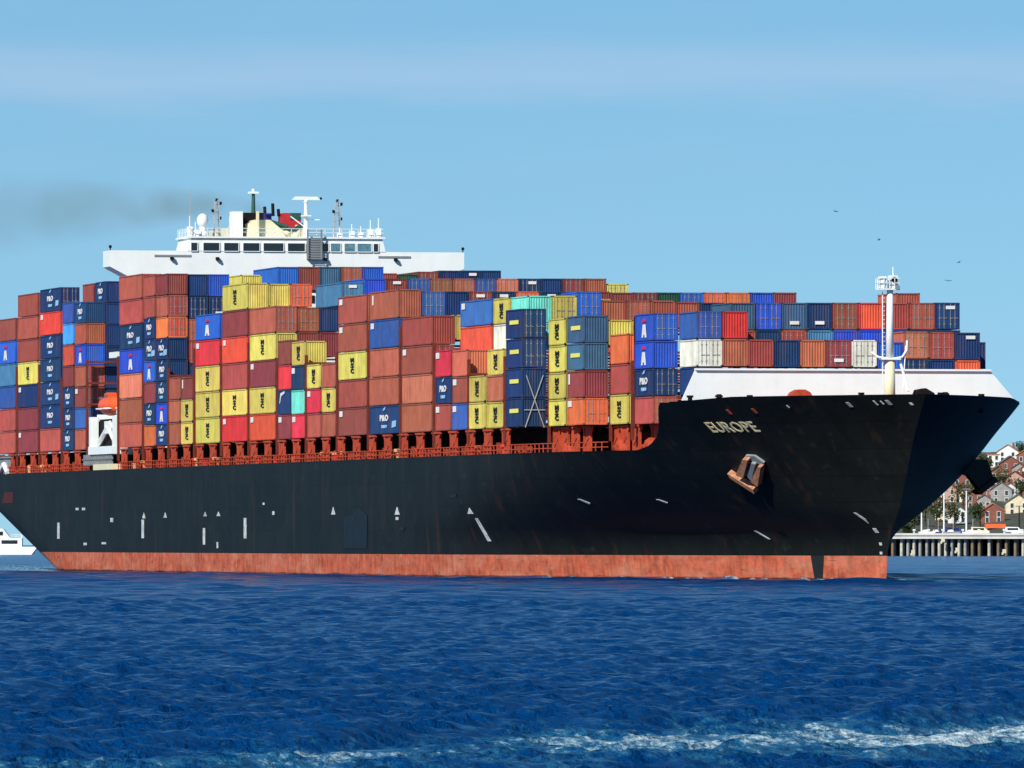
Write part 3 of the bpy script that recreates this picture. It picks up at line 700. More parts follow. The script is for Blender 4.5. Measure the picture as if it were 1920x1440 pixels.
ANCH = {'crown': [(341.3, 10.5), (343.9, 8.7), (343.4, 8.2), (341.0, 10.0)], 'f1': [(343.0, 10.38), (347.0, 12.12), (347.8, 12.0), (343.97, 10.03)],
        'f2': [(344.9, 9.62), (348.7, 11.3), (349.1, 11.18), (345.5, 9.05)], 'plate': [(347.1, 12.2), (348.7, 12.13), (349.4, 11.38), (348.6, 11.1), (347.3, 11.6)], 'shank': [(344.7, 10.16), (347.7, 11.6), (348.2, 11.44), (344.8, 9.6)]}
ANCH = {k_: [(345.1 + (a - 345.1) * .78, 10.25 + (b - 10.25) * .84) for a, b in v_] for k_, v_ in ANCH.items()}
def anchor(side):
    def piece(poly, o0, o1, mat, name, parent):
        mb = MB(); c = (sum(p[0] for p in poly) / len(poly), sum(p[1] for p in poly) / len(poly))
        a = [on_hull(p[0], p[1], o0)[0] for p in poly]; b = [on_hull(p[0], p[1], o1)[0] for p in poly]
        if side > 0: a = [Vector((q.x, -q.y, q.z)) for q in a]; b = [Vector((q.x, -q.y, q.z)) for q in b]
        mb.face(a); mb.face(b[::-1]); n = len(poly)
        for i in range(n): mb.face([a[i], b[i], b[(i + 1) % n], a[(i + 1) % n]])
        return part(name, mb, mat, parent)
    root = piece(ANCH['crown'], .0, .6, M_RUST, 'anchor', ship)
    piece(ANCH['f1'], .05, .7, M_RUST, 'fluke', root); piece(ANCH['f2'], .05, .7, M_RUST, 'fluke', root)
    piece(ANCH['plate'], .02, .25, M_GREY, 'hawse_plate', root); piece(ANCH['shank'], .05, .55, M_GREY, 'shank', root)
anchor(-1)
# the anchor on the far bow hangs clear of the plating
mb = MB()
def far_bow(px, py, q):     # outline in (X, Z) at lateral y
    return (px, q, py)
mb.prism([(13.9, 10.3), (14.8, 10.0), (15.5, 9.1), (16.0, 8.6), (16.5, 8.7), (17.3, 9.5), (16.9, 10.8), (16.6, 11.5), (15.2, 11.6)], 0, 330.3, 331.7)
mb.prism([(15.5, 8.5), (15.9, 8.2), (17.6, 9.5), (17.3, 9.9)], 0, 329.8, 332.2)
part('anchor', mb, M_INK, ship)

# ------------------------------------------------------------------ lifeboat in its cradle
lb = thing('lifeboat', 'orange enclosed lifeboat slung in a white frame between container stacks', 'lifeboat', (0, 0, .35))
mb = MB()
xs_ = np.linspace(-1, 1, 15); rings = []
for t in xs_:
    w = (1 - abs(t) ** 2.6) ** .5 * 1.0 if abs(t) < 1 else 0.02
    rings.append([(61 + t * 5.3, -20.7 + 1.35 * max(w, .03) * math.sin(a) * (1 if math.cos(a) > -.3 else .85), 19.75 + (1.15 * math.cos(a)) * (max(w, .05) ** .45) + .12 * t * t) for a in np.linspace(0, 2 * math.pi, 15)[:-1]])
i0 = len(mb.v)
for rg in rings: mb.v += rg
for a in range(14):
    for b in range(14): mb.f.append((a * 14 + b, a * 14 + (b + 1) % 14, (a + 1) * 14 + (b + 1) % 14, (a + 1) * 14 + b)); mb.mi.append(0)
part('body', mb, M_ORANGE, lb, True)
mb = MB(); mb.box(59.2, 61.8, -21.3, -20.1, 20.7, 21.3); mb.prism([(59.2, 20.7), (61.8, 20.7), (61.2, 21.4), (59.8, 21.4)], 1, -21.2, -20.2); part('canopy_cabin', mb, M_ORANGE, lb)
mb = MB(); mb.tube([(55.8, -20.75, 19.5), (58, -22.08, 19.45), (61, -22.12, 19.4), (64, -22.08, 19.45), (66.2, -20.75, 19.5)], .09, 6); part('fender_rope', mb, M_WHITE, lb)
for x in (59.7, 60.5, 61.3):
    mb = MB(); mb.box(x - .22, x + .22, -21.34, -21.3, 20.85, 21.15); part('window', mb, M_GLASS, lb)

dv = []
mb = MB()
for x in (50.6, 67.0): mb.box(x - .55, x + .55, -21.6, -20.6, 14.4, 18.9); mb.box(x - .5, x + .5, -20.6, -14, 18.4, 19.2)
mb.box(50.0, 67.6, -21.7, -16, 14.3, 15.25); mb.tube([(52.5, -21, 15.3), (60, -21, 17.6), (66, -21, 15.4)], .3, 6); mb.box(58.6, 61.4, -21.2, -20.8, 16.8, 18.3); mb.tube([(61.5, -21, 18.2), (65.8, -21, 16.8)], .2, 6)
mb.tube([(67.6, -21, 19.2), (69.3, -21, 20.6), (68.4, -21, 22.0)], .35, 8)
part('lifeboat_cradle', mb, M_WHITE, ship)
mb = MB(); mb.box(46.9, 66.4, -20.45, -20.35, 15.25, 18.6); part('cradle_shade', mb, M_DARK, ship)  # dark sheet added to paint the shade inside the cradle
mb = MB(); mb.box(53, 65.5, -21.6, -19, 12.4, 13.1); part('embarkation_step', mb, M_CREAM, ship)
mb = MB()
for x in np.arange(46, 66, 1.6): mb.box(x, x + .25, -21.6, -21.3, 13.1, 14.3)
mb.box(45, 66, -21.6, -21.4, 13.65, 13.8); mb.box(45.5, 52, -21.5, -20.8, 13.0, 13.55); part('gangway', mb, M_GREY, ship)
mb = MB(); mb.box(-19, -10.5, -21.4, -19.5, 12.2, 14.4); mb.box(-19.3, -10.2, -21.6, -19.4, 14.4, 14.6); part('stern_winch_house', mb, M_GREY, ship)
mb = MB(); mb.tube([(-18, -21.6, 12.4), (-14, -21.6, 13.6), (-11, -21.6, 12.5)], .35, 6); part('mooring_rope', mb, M_WHITE, ship)

# ------------------------------------------------------------------ containers
PAINT = {'br': (176, 84, 66), 'bn': (168, 88, 58), 'ma': (146, 62, 60), 're': (222, 50, 42), 'sa': (214, 104, 78), 'or': (228, 104, 54), 'ta': (212, 122, 86), 'ye': (216, 198, 86), 'na': (20, 58, 106), 'ro': (22, 90, 202), 'bl': (46, 92, 170), 'sl': (56, 96, 128), 'te': (64, 132, 168), 'sk': (58, 160, 238), 'mi': (112, 226, 204), 'wh': (234, 232, 214), 'gn': (30, 84, 66)}
WORD = {'br': 'brick red', 'bn': 'rusty brown', 'ma': 'maroon', 're': 'bright red', 'sa': 'salmon red', 'or': 'orange', 'ta': 'tan orange', 'ye': 'yellow', 'na': 'navy blue', 'ro': 'royal blue', 'bl': 'mid blue', 'sl': 'steel blue', 'te': 'teal blue', 'sk': 'sky blue', 'mi': 'mint green', 'wh': 'white', 'gn': 'dark green'}
PRE = {'': '', 'M': 'black-lettered ', 'P': 'white-lettered ', 'Q': 'twin-lettered ', 'A': 'white-emblem ', 'w': 'white-tagged ', 's': 'white-swoosh ', 'y': 'yellow-barred ', 'l': 'pale-tagged '}
CM = {k: material(WORD[k].replace(' ', '_') + '_paint', tuple(.88 * (q * .93 + .07 * sum(srgb(*v)[:3]) / 3) for q in srgb(*v)[:3]), rough=.6, noise=.2, scale=.55, spec=.3, rust=.5 if k in 'brbnmasataor' else .3, vary=.2 if k not in ('wh', 'mi', 'sk') else .04) for k, v in PAINT.items()}
BAYS = {'b-1': (-21.5, 15), 'b0': (-4, 15), 'b1': (13, 15), 'b2a': (29.9, 7.5), 'b2b': (38.9, 7.5), 'b4': (70.4, 15.2), 'b5a': (87.2, 7.2), 'b5b': (95.4, 7.2), 'b5': (87.4, 15), 'b6a': (103.8, 7), 'b6b': (111.8, 7.2), 'b6': (104, 15), 'b7': (121, 15), 'b7b': (128.8, 7.2), 'b8': (137.8, 15), 'b9': (154.6, 15), 'b10a': (171.4, 7.2), 'b10b': (179.2, 7.3), 'b11a': (188, 7.3), 'b11b': (196.4, 7.3), 'b12': (205.5, 15), 'b13': (222.4, 15), 'b14': (239.2, 15), 'b15a': (256.3, 7.3), 'b15b': (264.6, 7.2), 'b15': (256.6, 15), 'b16a': (272.8, 7.4), 'b16b': (281.4, 7.4), 'b16': (273.6, 15), 'b17': (290.3, 7.4), 'b18': (298.6, 7.2), 'b19': (306.7, 7.2), 'b20': (314.7, 7.5), 'F2': (325.2, 7.6), 'F1': (333.2, 7)}
INSET = {'b18': 1, 'b19': 1, 'b20': 2, 'F2': 2, 'F1': 3}
CW = 2.438


def corrugated(mb, p0, ax, up, n, length, height, depth, pitch, mi=0):
    """A trapezoid-ribbed wall starting at p0 along ax, n its outward normal."""
    p0, ax, up, n = Vector(p0), Vector(ax), Vector(up), Vector(n)
    k = max(2, int(round(length / pitch))); st_ = length / k; pts = []
    for i in range(k):
        for f, d in ((0, -depth), (.28, -depth), (.5, 0), (.78, 0)): pts.append(((i + f) * st_, d))
    pts.append((length, -depth))
    i0 = len(mb.v)
    for s, d in pts: mb.v += [tuple(p0 + ax * s + n * d), tuple(p0 + ax * s + n * d + up * height)]
    for i in range(len(pts) - 1): mb.f.append((i0 + 2 * i, i0 + 2 * i + 2, i0 + 2 * i + 3, i0 + 2 * i + 1)); mb.mi.append(mi)


_body, _end = {}, {}
def body_mesh(Ln, H, c):
    key = (Ln, H, c)
    if key in _body: return _body[key]
    mb = MB(); p, r = .16, .13
    for x in (0, Ln - p):
        for y in (0, CW - p): mb.box(x, x + p, y, y + p, 0, H)
    for y in (0, CW - .1): mb.box(p, Ln - p, y, y + .1, 0, r); mb.box(p, Ln - p, y, y + .1, H - r, H)
    for x in (0, Ln - .1): mb.box(x, x + .1, p, CW - p, 0, r); mb.box(x, x + .1, p, CW - p, H - r, H)
    corrugated(mb, (p, .045, r), (1, 0, 0), (0, 0, 1), (0, -1, 0), Ln - 2 * p, H - 2 * r, .04, .3)
    corrugated(mb, (p, CW - .045, r), (1, 0, 0), (0, 0, 1), (0, 1, 0), Ln - 2 * p, H - 2 * r, .04, .3)
    corrugated(mb, (.04, p, r), (0, 1, 0), (0, 0, 1), (-1, 0, 0), CW - 2 * p, H - 2 * r, .04, .26)
    mb.face([(p, .1, H - .03), (Ln - p, .1, H - .03), (Ln - p, CW - .1, H - .03), (p, CW - .1, H - .03)])
    mb.face([(p, .1, .1), (Ln - p, .1, .1), (Ln - p, CW - .1, .1), (p, CW - .1, .1)])
    for x in (-.01, Ln - .19):
        for y in (-.01, CW - .15):
            for z in (0, H - .13): mb.box(x, x + .2, y, y + .16, z - .005, z + .135, 1)
    _body[key] = mb.mesh('shipping_container', [CM[c], M_CAST], fix=False); return _body[key]


def end_mesh(kind, H, c):
    key = (kind, H, c)
    if key in _end: return _end[key]
    mb = MB(); p, r = .16, .13
    if kind == 'end_wall': corrugated(mb, (-.05, p, r), (0, 1, 0), (0, 0, 1), (1, 0, 0), CW - 2 * p, H - 2 * r, .05, .26)
    else:
        for y0, y1 in ((p, CW / 2 - .015), (CW / 2 + .015, CW - p)):
            mb.box(-.09, -.045, y0, y1, r, H - r)
            for q in (.3, .72):
                y = y0 + (y1 - y0) * q; mb.tube([(-.02, y, r - .05), (-.02, y, H - r + .05)], .028, 5, 1)
                for z in (.5, H - .5, H * .42): mb.box(-.05, .0, y - .07, y + .07, z - .05, z + .05, 1)
                mb.box(-.03, .015, y - .02, y + .3, 1.05, 1.1, 1)
            for z in (.45, 1.0, H - 1.0, H - .45): mb.box(-.07, -.01, (y0 if y0 < .5 else y1) - .05, (y0 if y0 < .5 else y1) + .05, z - .09, z + .09)
    _end[key] = mb.mesh(kind, [CM[c], M_BAR], fix=False); return _end[key]


M_CAST = material('corner_casting', (0.05, 0.045, 0.04), rough=.8)
M_BAR = material('locking_bar', (0.26, 0.25, 0.24), rough=.6, noise=.25, scale=2)


def flat(name, polys, mat):
    mb = MB()
    for q in polys: mb.prism(q, 1, -.015, .015)
    return mb.mesh(name, mat)


def glyphs(s, w, h, mat):
    me = text_mesh(s, w, h).copy(); me.materials.clear(); me.materials.append(mat); return me


S_ = lambda Ln: .62 if Ln < 10 else 1.0
MARKS = {}
def marking(kind, Ln):
    """[(name, mesh, x share, z share)] for one long side."""
    big = Ln > 10; key = (kind, big)
    if key in MARKS: return MARKS[key]
    r = []
    if kind == 'M':
        w = 1.8 if big else 1.6
        for ch, z in (('M', .70), ('S', .5), ('C', .30)): r.append(('lettering', glyphs(ch, w, .5, M_INK), .5, z))
    elif kind in 'PQ':
        k = .84 if big else .62
        r.append(('flag_mark', flat('flag_mark', [[(-.9 * k, -.15), (.5 * k, -.05), (1.2 * k, .3), (-.3 * k, .12)]], M_LBLUE), .5, .86))
        r.append(('lettering', glyphs('P&O', 5.2 * k, .68, M_PALE), .5, .56))
        r.append(('small_lettering', glyphs('NEDLLOYD', 3.4 * k, .34, M_LBLUE), .5, .25))
        if kind == 'Q': r.append(('side_mark', flat('side_mark', [[(-1.1, -.4), (1.0, -.3), (1.2, .35), (-.9, .3)]], M_LBLUE), .84, .33))
    elif kind == 'A':
        k = 1.0 if big else .75
        r.append(('emblem', flat('emblem', [[(-1.3 * k, -.62), (-.5 * k, -.62), (-.3 * k, -.35), (.3 * k, -.35), (.5 * k, -.62), (1.3 * k, -.62), (.7 * k, .62), (-.7 * k, .62)]], M_PALE), .5, .36))
        r.append(('red_emblem', flat('red_emblem', [[(-1.2 * k, -.12), (1.2 * k, -.12), (.9 * k, .12), (0, .24), (-.9 * k, .12)]], M_RED2), .5, .74))
    elif kind == 'w': r.append(('white_tag', flat('white_tag', [[(-.8, -.3), (.8, -.3), (.8, .3), (-.8, .3)]], M_PALE), .1 if big else .16, .8))
    elif kind == 's': r.append(('swoosh', flat('swoosh', [[(-1.2, -.75), (-.9, -.8), (-.2, 0), (1.6, .3), (1.6, .55), (-.6, .35)]], M_PALE), .3, .74))
    elif kind == 'y':
        r.append(('yellow_bar', flat('yellow_bar', [[(-2.0, -.2), (2.0, -.2), (2.0, .2), (-2.0, .2)]], M_YEL2), .52, .55))
    elif kind == 'l': r.append(('pale_tag', flat('pale_tag', [[(-.3, -.5), (.3, -.5), (.3, .5), (-.3, .5)]], M_PALE), .12, .7))
    MARKS[key] = r; return r


_front_tag = None
def front_tag():
    global _front_tag
    if _front_tag is None:
        mb = MB(); mb.box(-.01, .012, -.45, .45, -.16, .16); _front_tag = mb.mesh('white_tag', M_PALE)
    return _front_tag


LADEN = """b-1|0|15.00|2.87|br||lowest in the stack cut by the left edge
b-1|0|17.90|2.87|br||second up in the stack cut by the left edge
b-1|0|20.80|2.87|bl||third up in the stack cut by the left edge
b-1|0|23.69|2.87|te||fourth up in the stack cut by the left edge
b-1|0|26.59|2.87|ro|A|fifth up in the stack cut by the left edge
b-1|0|29.49|2.87|ma||top in the stack cut by the left edge
b0|0|15.00|2.85|ma|w|lowest in the second wide stack from the left edge
b0|0|17.88|2.85|ma||second up in the second wide stack from the left edge
b0|0|20.77|2.85|na|w|third up in the second wide stack from the left edge
b0|0|23.65|2.85|ye|M|fourth up in the second wide stack from the left edge
b0|0|26.53|2.85|br||fifth up in the second wide stack from the left edge
b0|0|29.42|2.85|br||sixth up in the second wide stack from the left edge
b0|0|32.30|2.85|br||top in the second wide stack from the left edge
b1|0|15.00|2.89|br||lowest in the third wide stack from the left edge
b1|0|17.92|2.89|na|P|second up in the third wide stack from the left edge
b1|0|20.84|2.89|na|Q|third up in the third wide stack from the left edge
b1|0|23.76|2.89|na|P|fourth up in the third wide stack from the left edge
b1|0|26.68|2.89|na|P|fifth up in the third wide stack from the left edge
b1|0|29.60|2.89|re|w|sixth up in the third wide stack from the left edge
b1|0|32.52|2.89|na|Q|top in the third wide stack from the left edge
b2a|0|15.00|2.60|na|P|lowest in the narrow stack second left of the lifeboat
b2a|0|17.63|2.60|na|P|second up in the narrow stack second left of the lifeboat
b2a|0|20.25|2.60|na|P|third up in the narrow stack second left of the lifeboat
b2a|0|22.88|2.60|ma||fourth up in the narrow stack second left of the lifeboat
b2a|0|25.51|2.60|or||fifth up in the narrow stack second left of the lifeboat
b2a|0|28.14|2.60|sk||sixth up in the narrow stack second left of the lifeboat
b2a|0|30.76|2.60|bl||top in the narrow stack second left of the lifeboat
b2b|0|15.00|2.57|br||lowest in the narrow stack just left of the lifeboat
b2b|0|17.60|2.57|bl||second up in the narrow stack just left of the lifeboat
b2b|0|20.19|2.57|ma|w|third up in the narrow stack just left of the lifeboat
b2b|0|22.79|2.57|br||fourth up in the narrow stack just left of the lifeboat
b2b|0|25.39|2.57|ro|A|fifth up in the narrow stack just left of the lifeboat
b2b|0|27.99|2.57|bn||sixth up in the narrow stack just left of the lifeboat
b2b|0|30.58|2.57|na|P|top in the narrow stack just left of the lifeboat
b2a|1|33.08|2.59|ma||alone at the top left of the lifeboat
b2b|1|33.07|2.63|na|P|in the set-back stack behind the lifeboat
b2b|1|30.41|2.63|na||one below the top, in the set-back stack behind the lifeboat
b2b|1|27.75|2.63|na||third below the top, in the set-back stack behind the lifeboat
b2b|1|25.09|2.63|na||fourth below the top, in the set-back stack behind the lifeboat
b2b|1|22.43|2.63|na||fifth below the top, in the set-back stack behind the lifeboat
b2b|1|19.77|2.63|te||sixth below the top, in the set-back stack behind the lifeboat
b4|0|15.00|2.91|sa||lowest in the wide stack just right of the lifeboat
b4|0|17.94|2.91|br||second up in the wide stack just right of the lifeboat
b4|0|20.89|2.91|ta||third up in the wide stack just right of the lifeboat
b4|0|23.83|2.91|ro|A|fourth up in the wide stack just right of the lifeboat
b4|0|26.77|2.91|na|Q|fifth up in the wide stack just right of the lifeboat
b4|0|29.72|2.91|br||sixth up in the wide stack just right of the lifeboat
b4|0|32.66|2.91|br||top in the wide stack just right of the lifeboat
b5a|0|15.00|2.50|or||lowest in the first narrow stack right of the lifeboat
b5a|0|17.53|2.50|na|P|second up in the first narrow stack right of the lifeboat
b5a|0|20.07|2.50|ma||third up in the first narrow stack right of the lifeboat
b5a|0|22.60|2.50|ro|A|fourth up in the first narrow stack right of the lifeboat
b5a|0|25.13|2.50|na|Q|fifth up in the first narrow stack right of the lifeboat
b5a|0|27.67|2.50|na|P|sixth up in the first narrow stack right of the lifeboat
b5a|0|30.20|2.50|br||seventh up in the first narrow stack right of the lifeboat
b5a|0|32.73|2.50|br||top in the first narrow stack right of the lifeboat
b5b|0|15.00|2.49|na|P|lowest in the second narrow stack right of the lifeboat
b5b|0|17.52|2.49|ro|A|second up in the second narrow stack right of the lifeboat
b5b|0|20.04|2.49|na|P|third up in the second narrow stack right of the lifeboat
b5b|0|22.57|2.49|na|P|fourth up in the second narrow stack right of the lifeboat
b5b|0|25.09|2.49|na|Q|fifth up in the second narrow stack right of the lifeboat
b5b|0|27.61|2.49|or||sixth up in the second narrow stack right of the lifeboat
b5b|0|30.13|2.49|br||seventh up in the second narrow stack right of the lifeboat
b5b|0|32.66|2.49|ma||top in the second narrow stack right of the lifeboat
b5|1|32.49|2.59|na||in the set-back column under the wheelhouse left corner
b5|1|29.87|2.59|na||one below the top, in the set-back column under the wheelhouse left corner
b5|1|27.25|2.59|br||third below the top, in the set-back column under the wheelhouse left corner
b5|1|24.63|2.59|br||fourth below the top, in the set-back column under the wheelhouse left corner
b5|1|22.01|2.59|na||fifth below the top, in the set-back column under the wheelhouse left corner
b5|2|32.50|2.59|ro||at the wheelhouse left corner, beside the yellow boxes
b5|2|29.88|2.59|na||one below the top, at the wheelhouse left corner, beside the yellow boxes
b6a|0|15.00|2.62|br||lowest in the third narrow stack right of the lifeboat
b6a|0|17.65|2.62|br||second up in the third narrow stack right of the lifeboat
b6a|0|20.30|2.62|br||top in the third narrow stack right of the lifeboat
b6b|0|15.00|2.58|ye|M|lowest in the fourth narrow stack right of the lifeboat
b6b|0|17.61|2.58|ye|M|second up in the fourth narrow stack right of the lifeboat
b6b|0|20.21|2.58|ma|l|top in the fourth narrow stack right of the lifeboat
b7|0|15.00|2.93|ye|M|lowest in first stack of wide trio below the wheelhouse
b7|0|17.96|2.93|ye|M|second up in first stack of wide trio below the wheelhouse
b7|0|20.93|2.93|ye|M|third up in first stack of wide trio below the wheelhouse
b7|0|23.89|2.93|re|w|fourth up in first stack of wide trio below the wheelhouse
b7|0|26.86|2.93|ro|A|top in first stack of wide trio below the wheelhouse
b8|0|15.00|2.94|re|w|lowest in middle stack of wide trio below the wheelhouse
b8|0|17.97|2.94|ye|M|second up in middle stack of wide trio below the wheelhouse
b8|0|20.94|2.94|br||third up in middle stack of wide trio below the wheelhouse
b8|0|23.91|2.94|re|w|fourth up in middle stack of wide trio below the wheelhouse
b8|0|26.88|2.94|ma||fifth up in middle stack of wide trio below the wheelhouse
b8|0|29.85|2.94|ye|M|top in middle stack of wide trio below the wheelhouse
b9|0|15.00|2.94|re|w|lowest in last stack of wide trio below the wheelhouse
b9|0|17.97|2.94|ye|M|second up in last stack of wide trio below the wheelhouse
b9|0|20.94|2.94|ma|w|third up in last stack of wide trio below the wheelhouse
b9|0|23.90|2.94|ye|M|fourth up in last stack of wide trio below the wheelhouse
b9|0|26.87|2.94|br||top in last stack of wide trio below the wheelhouse
b7b|1|31.55|2.59|ye||peeking over the yellow boxes under the wheelhouse
b8|1|30.09|2.59|ye||second of the yellow row below the wheelhouse
b8|2|30.10|2.59|or||ending the yellow row below the wheelhouse
b6|4|32.83|2.72|ro||first in the top row under the wheelhouse windows
b6|5|32.85|2.72|ma||second in the top row under the wheelhouse windows
b6|6|32.86|2.72|sl||third in the top row under the wheelhouse windows
b6|7|32.87|2.72|br||fourth in the top row under the wheelhouse windows
b6|8|32.89|2.72|ro||last in the top row under the wheelhouse windows
b9|1|26.94|2.72|bn||in the column behind the narrow four
b9|1|24.19|2.72|ma||one below the top, in the column behind the narrow four
b9|2|26.95|2.72|na||beside the teal box above the narrow four
b9|2|24.20|2.72|ma||one below the top, beside the teal box above the narrow four
b9|3|29.87|2.59|te|w|first in the high row right of the wheelhouse
b9|4|30.29|2.59|ro||second in the high row right of the wheelhouse
b9|5|30.31|2.59|ma|w|third in the high row right of the wheelhouse
b9|6|30.32|2.59|bl||fourth in the high row right of the wheelhouse
b9|7|30.34|2.59|bn||fifth in the high row right of the wheelhouse
b9|8|30.35|2.59|br||sixth in the high row right of the wheelhouse
b9|9|30.36|2.59|bl||seventh in the high row right of the wheelhouse
b9|10|30.38|2.59|sa||eighth in the high row right of the wheelhouse
b9|11|30.39|2.59|na||ninth in the high row right of the wheelhouse
b9|12|30.41|2.59|na||tenth in the high row right of the wheelhouse
b9|13|30.42|2.59|ma|w|eleventh in the high row right of the wheelhouse
b9|14|30.44|2.59|bn||twelfth in the high row right of the wheelhouse
b9|15|29.86|2.59|ye||thirteenth in the high row right of the wheelhouse
b10a|0|15.00|2.70|ma|w|lowest in first stack of four between the wide trios
b10a|0|17.73|2.70|na|s|second up in first stack of four between the wide trios
b10a|0|20.45|2.70|re||third up in first stack of four between the wide trios
b10a|0|23.18|2.70|ma||top in first stack of four between the wide trios
b10b|0|15.00|2.63|re|w|lowest in second stack of four between the wide trios
b10b|0|17.66|2.63|mi||second up in second stack of four between the wide trios
b10b|0|20.32|2.63|na|w|third up in second stack of four between the wide trios
b10b|0|22.98|2.63|ye|M|top in second stack of four between the wide trios
b11a|0|15.00|2.63|br||lowest in third stack of four between the wide trios
b11a|0|17.66|2.63|re|w|second up in third stack of four between the wide trios
b11a|0|20.32|2.63|ye|M|top in third stack of four between the wide trios
b11b|0|15.00|2.62|br||lowest in last stack of four between the wide trios
b11b|0|17.65|2.62|ye|M|second up in last stack of four between the wide trios
b11b|0|20.30|2.62|br||top in last stack of four between the wide trios
b12|0|15.00|2.95|ma|w|lowest in first stack of wide trio right of the wheelhouse
b12|0|17.98|2.95|br||second up in first stack of wide trio right of the wheelhouse
b12|0|20.97|2.95|ye|M|third up in first stack of wide trio right of the wheelhouse
b12|0|23.95|2.95|br|w|fourth up in first stack of wide trio right of the wheelhouse
b12|0|26.93|2.95|br|w|top in first stack of wide trio right of the wheelhouse
b13|0|15.00|2.97|na|Q|lowest in middle stack of wide trio right of the wheelhouse
b13|0|18.00|2.97|br||second up in middle stack of wide trio right of the wheelhouse
b13|0|21.00|2.97|br||third up in middle stack of wide trio right of the wheelhouse
b13|0|24.01|2.97|bl|w|fourth up in middle stack of wide trio right of the wheelhouse
b13|0|27.01|2.97|br|l|top in middle stack of wide trio right of the wheelhouse
b14|0|15.00|2.95|br||lowest in last stack of wide trio right of the wheelhouse
b14|0|17.98|2.95|ta||second up in last stack of wide trio right of the wheelhouse
b14|0|20.95|2.95|br|w|third up in last stack of wide trio right of the wheelhouse
b14|0|23.93|2.95|br||top in last stack of wide trio right of the wheelhouse
b14|1|24.36|2.59|ye||wedged behind the right bridge wing trio
b13|1|27.17|2.59|bl||first in the row behind the mint boxes
b13|2|27.18|2.59|na||second in the row behind the mint boxes
b13|3|27.20|2.59|ma|w|third in the row behind the mint boxes
b13|4|27.21|2.59|na||fourth in the row behind the mint boxes
b13|5|27.22|2.59|or||fifth in the row behind the mint boxes
b13|6|27.24|2.59|na||sixth in the row behind the mint boxes
b13|7|27.25|2.59|ro||seventh in the row behind the mint boxes
b13|8|27.26|2.59|ma||eighth in the row behind the mint boxes
b13|9|27.16|2.59|ma||first in the long thin skyline row left of foremast
b13|10|27.18|2.59|ma||second in the long thin skyline row left of foremast
b13|11|27.19|2.59|gn||third in the long thin skyline row left of foremast
b13|12|27.20|2.59|ro||fourth in the long thin skyline row left of foremast
b13|13|27.22|2.59|or||fifth in the long thin skyline row left of foremast
b13|14|27.23|2.59|or||sixth in the long thin skyline row left of foremast
b13|15|27.24|2.59|ro||seventh in the long thin skyline row left of foremast
b13|16|27.26|2.59|ma||eighth in the long thin skyline row left of foremast
b5|10|32.74|2.59|br||first in the top row under the right bridge wing
b5|11|32.63|2.59|gn||second in the top row under the right bridge wing
b5|12|32.96|2.59|ma||third in the top row under the right bridge wing
b5|13|33.10|2.59|na||fourth in the top row under the right bridge wing
b5|14|33.12|2.59|na||fifth in the top row under the right bridge wing
b5|15|33.13|2.59|na||sixth in the top row under the right bridge wing
b15a|0|15.00|2.72|br|w|lowest in first stack of four left of the navy stack
b15a|0|17.75|2.72|na|P|second up in first stack of four left of the navy stack
b15a|0|20.50|2.72|re|w|top in first stack of four left of the navy stack
b15b|0|15.00|2.67|bl|w|lowest in second stack of four left of the navy stack
b15b|0|17.70|2.67|br|w|second up in second stack of four left of the navy stack
b15b|0|20.40|2.67|sa||top in second stack of four left of the navy stack
b16a|0|15.00|2.66|ye|M|lowest in third stack of four left of the navy stack
b16a|0|17.69|2.66|ye|M|top in third stack of four left of the navy stack
b16b|0|15.00|2.60|ye|M|lowest in last stack of four left of the navy stack
b16b|0|17.63|2.60|br||second up in last stack of four left of the navy stack
b16b|0|20.25|2.60|ye|M|top in last stack of four left of the navy stack
b15|1|25.59|2.63|bl|w|set back above the narrow four
b15|1|22.93|2.63|or||one below the top, set back above the narrow four
b15|5|25.63|2.59|ye||behind the mint boxes, topmost of the yellow ends
b16a|1|25.53|2.59|ye|M|tucked between the mid blue and mint boxes
b16a|1|22.91|2.59|wh||one below the top, tucked between the mid blue and mint boxes
b16b|1|25.44|2.63|mi||above the navy stack
b16b|1|22.78|2.63|mi||one below the top, above the navy stack
b16b|2|25.50|2.59|ye||between the mint and royal boxes
b16b|2|22.88|2.59|na||one below the top, between the mint and royal boxes
b16b|3|25.88|2.59|ro||above the all-yellow stack
b16b|3|23.26|2.59|na||one below the top, above the all-yellow stack
b16b|4|25.05|2.59|br||first of the brick wall behind the emblem boxes
b16b|4|22.43|2.59|br||one below the top, first of the brick wall behind the emblem boxes
b16b|5|25.06|2.59|br||second of the brick wall behind the emblem boxes
b16b|5|22.44|2.59|ma||one below the top, second of the brick wall behind the emblem boxes
b16b|6|25.07|2.59|br||third of the brick wall behind the emblem boxes
b16b|6|22.45|2.59|br||one below the top, third of the brick wall behind the emblem boxes
b16b|7|24.93|2.59|br||just above the white bow box, set back
b16b|8|24.89|2.59|na||set back above the single red bow box
b16b|16|25.95|2.59|br||rising tallest behind the foremast
b16b|16|23.33|2.59|br||one below the top, rising tallest behind the foremast
b17|0|15.00|2.87|na|y|lowest in the all-navy stack of yellow bars
b17|0|17.90|2.87|na|y|second up in the all-navy stack of yellow bars
b17|0|20.80|2.87|na|y|third up in the all-navy stack of yellow bars
b17|0|23.70|2.87|na|y|top in the all-navy stack of yellow bars
b18|0|15.00|2.60|ye|M|lowest in the all-yellow stack beside the navy stack
b18|0|17.63|2.60|ye|M|second up in the all-yellow stack beside the navy stack
b18|0|20.27|2.60|ye|M|third up in the all-yellow stack beside the navy stack
b18|0|22.90|2.60|ye|M|top in the all-yellow stack beside the navy stack
b19|0|15.00|2.62|or|w|lowest in the stack right of the all-yellow stack
b19|0|17.65|2.62|ma|l|second up in the stack right of the all-yellow stack
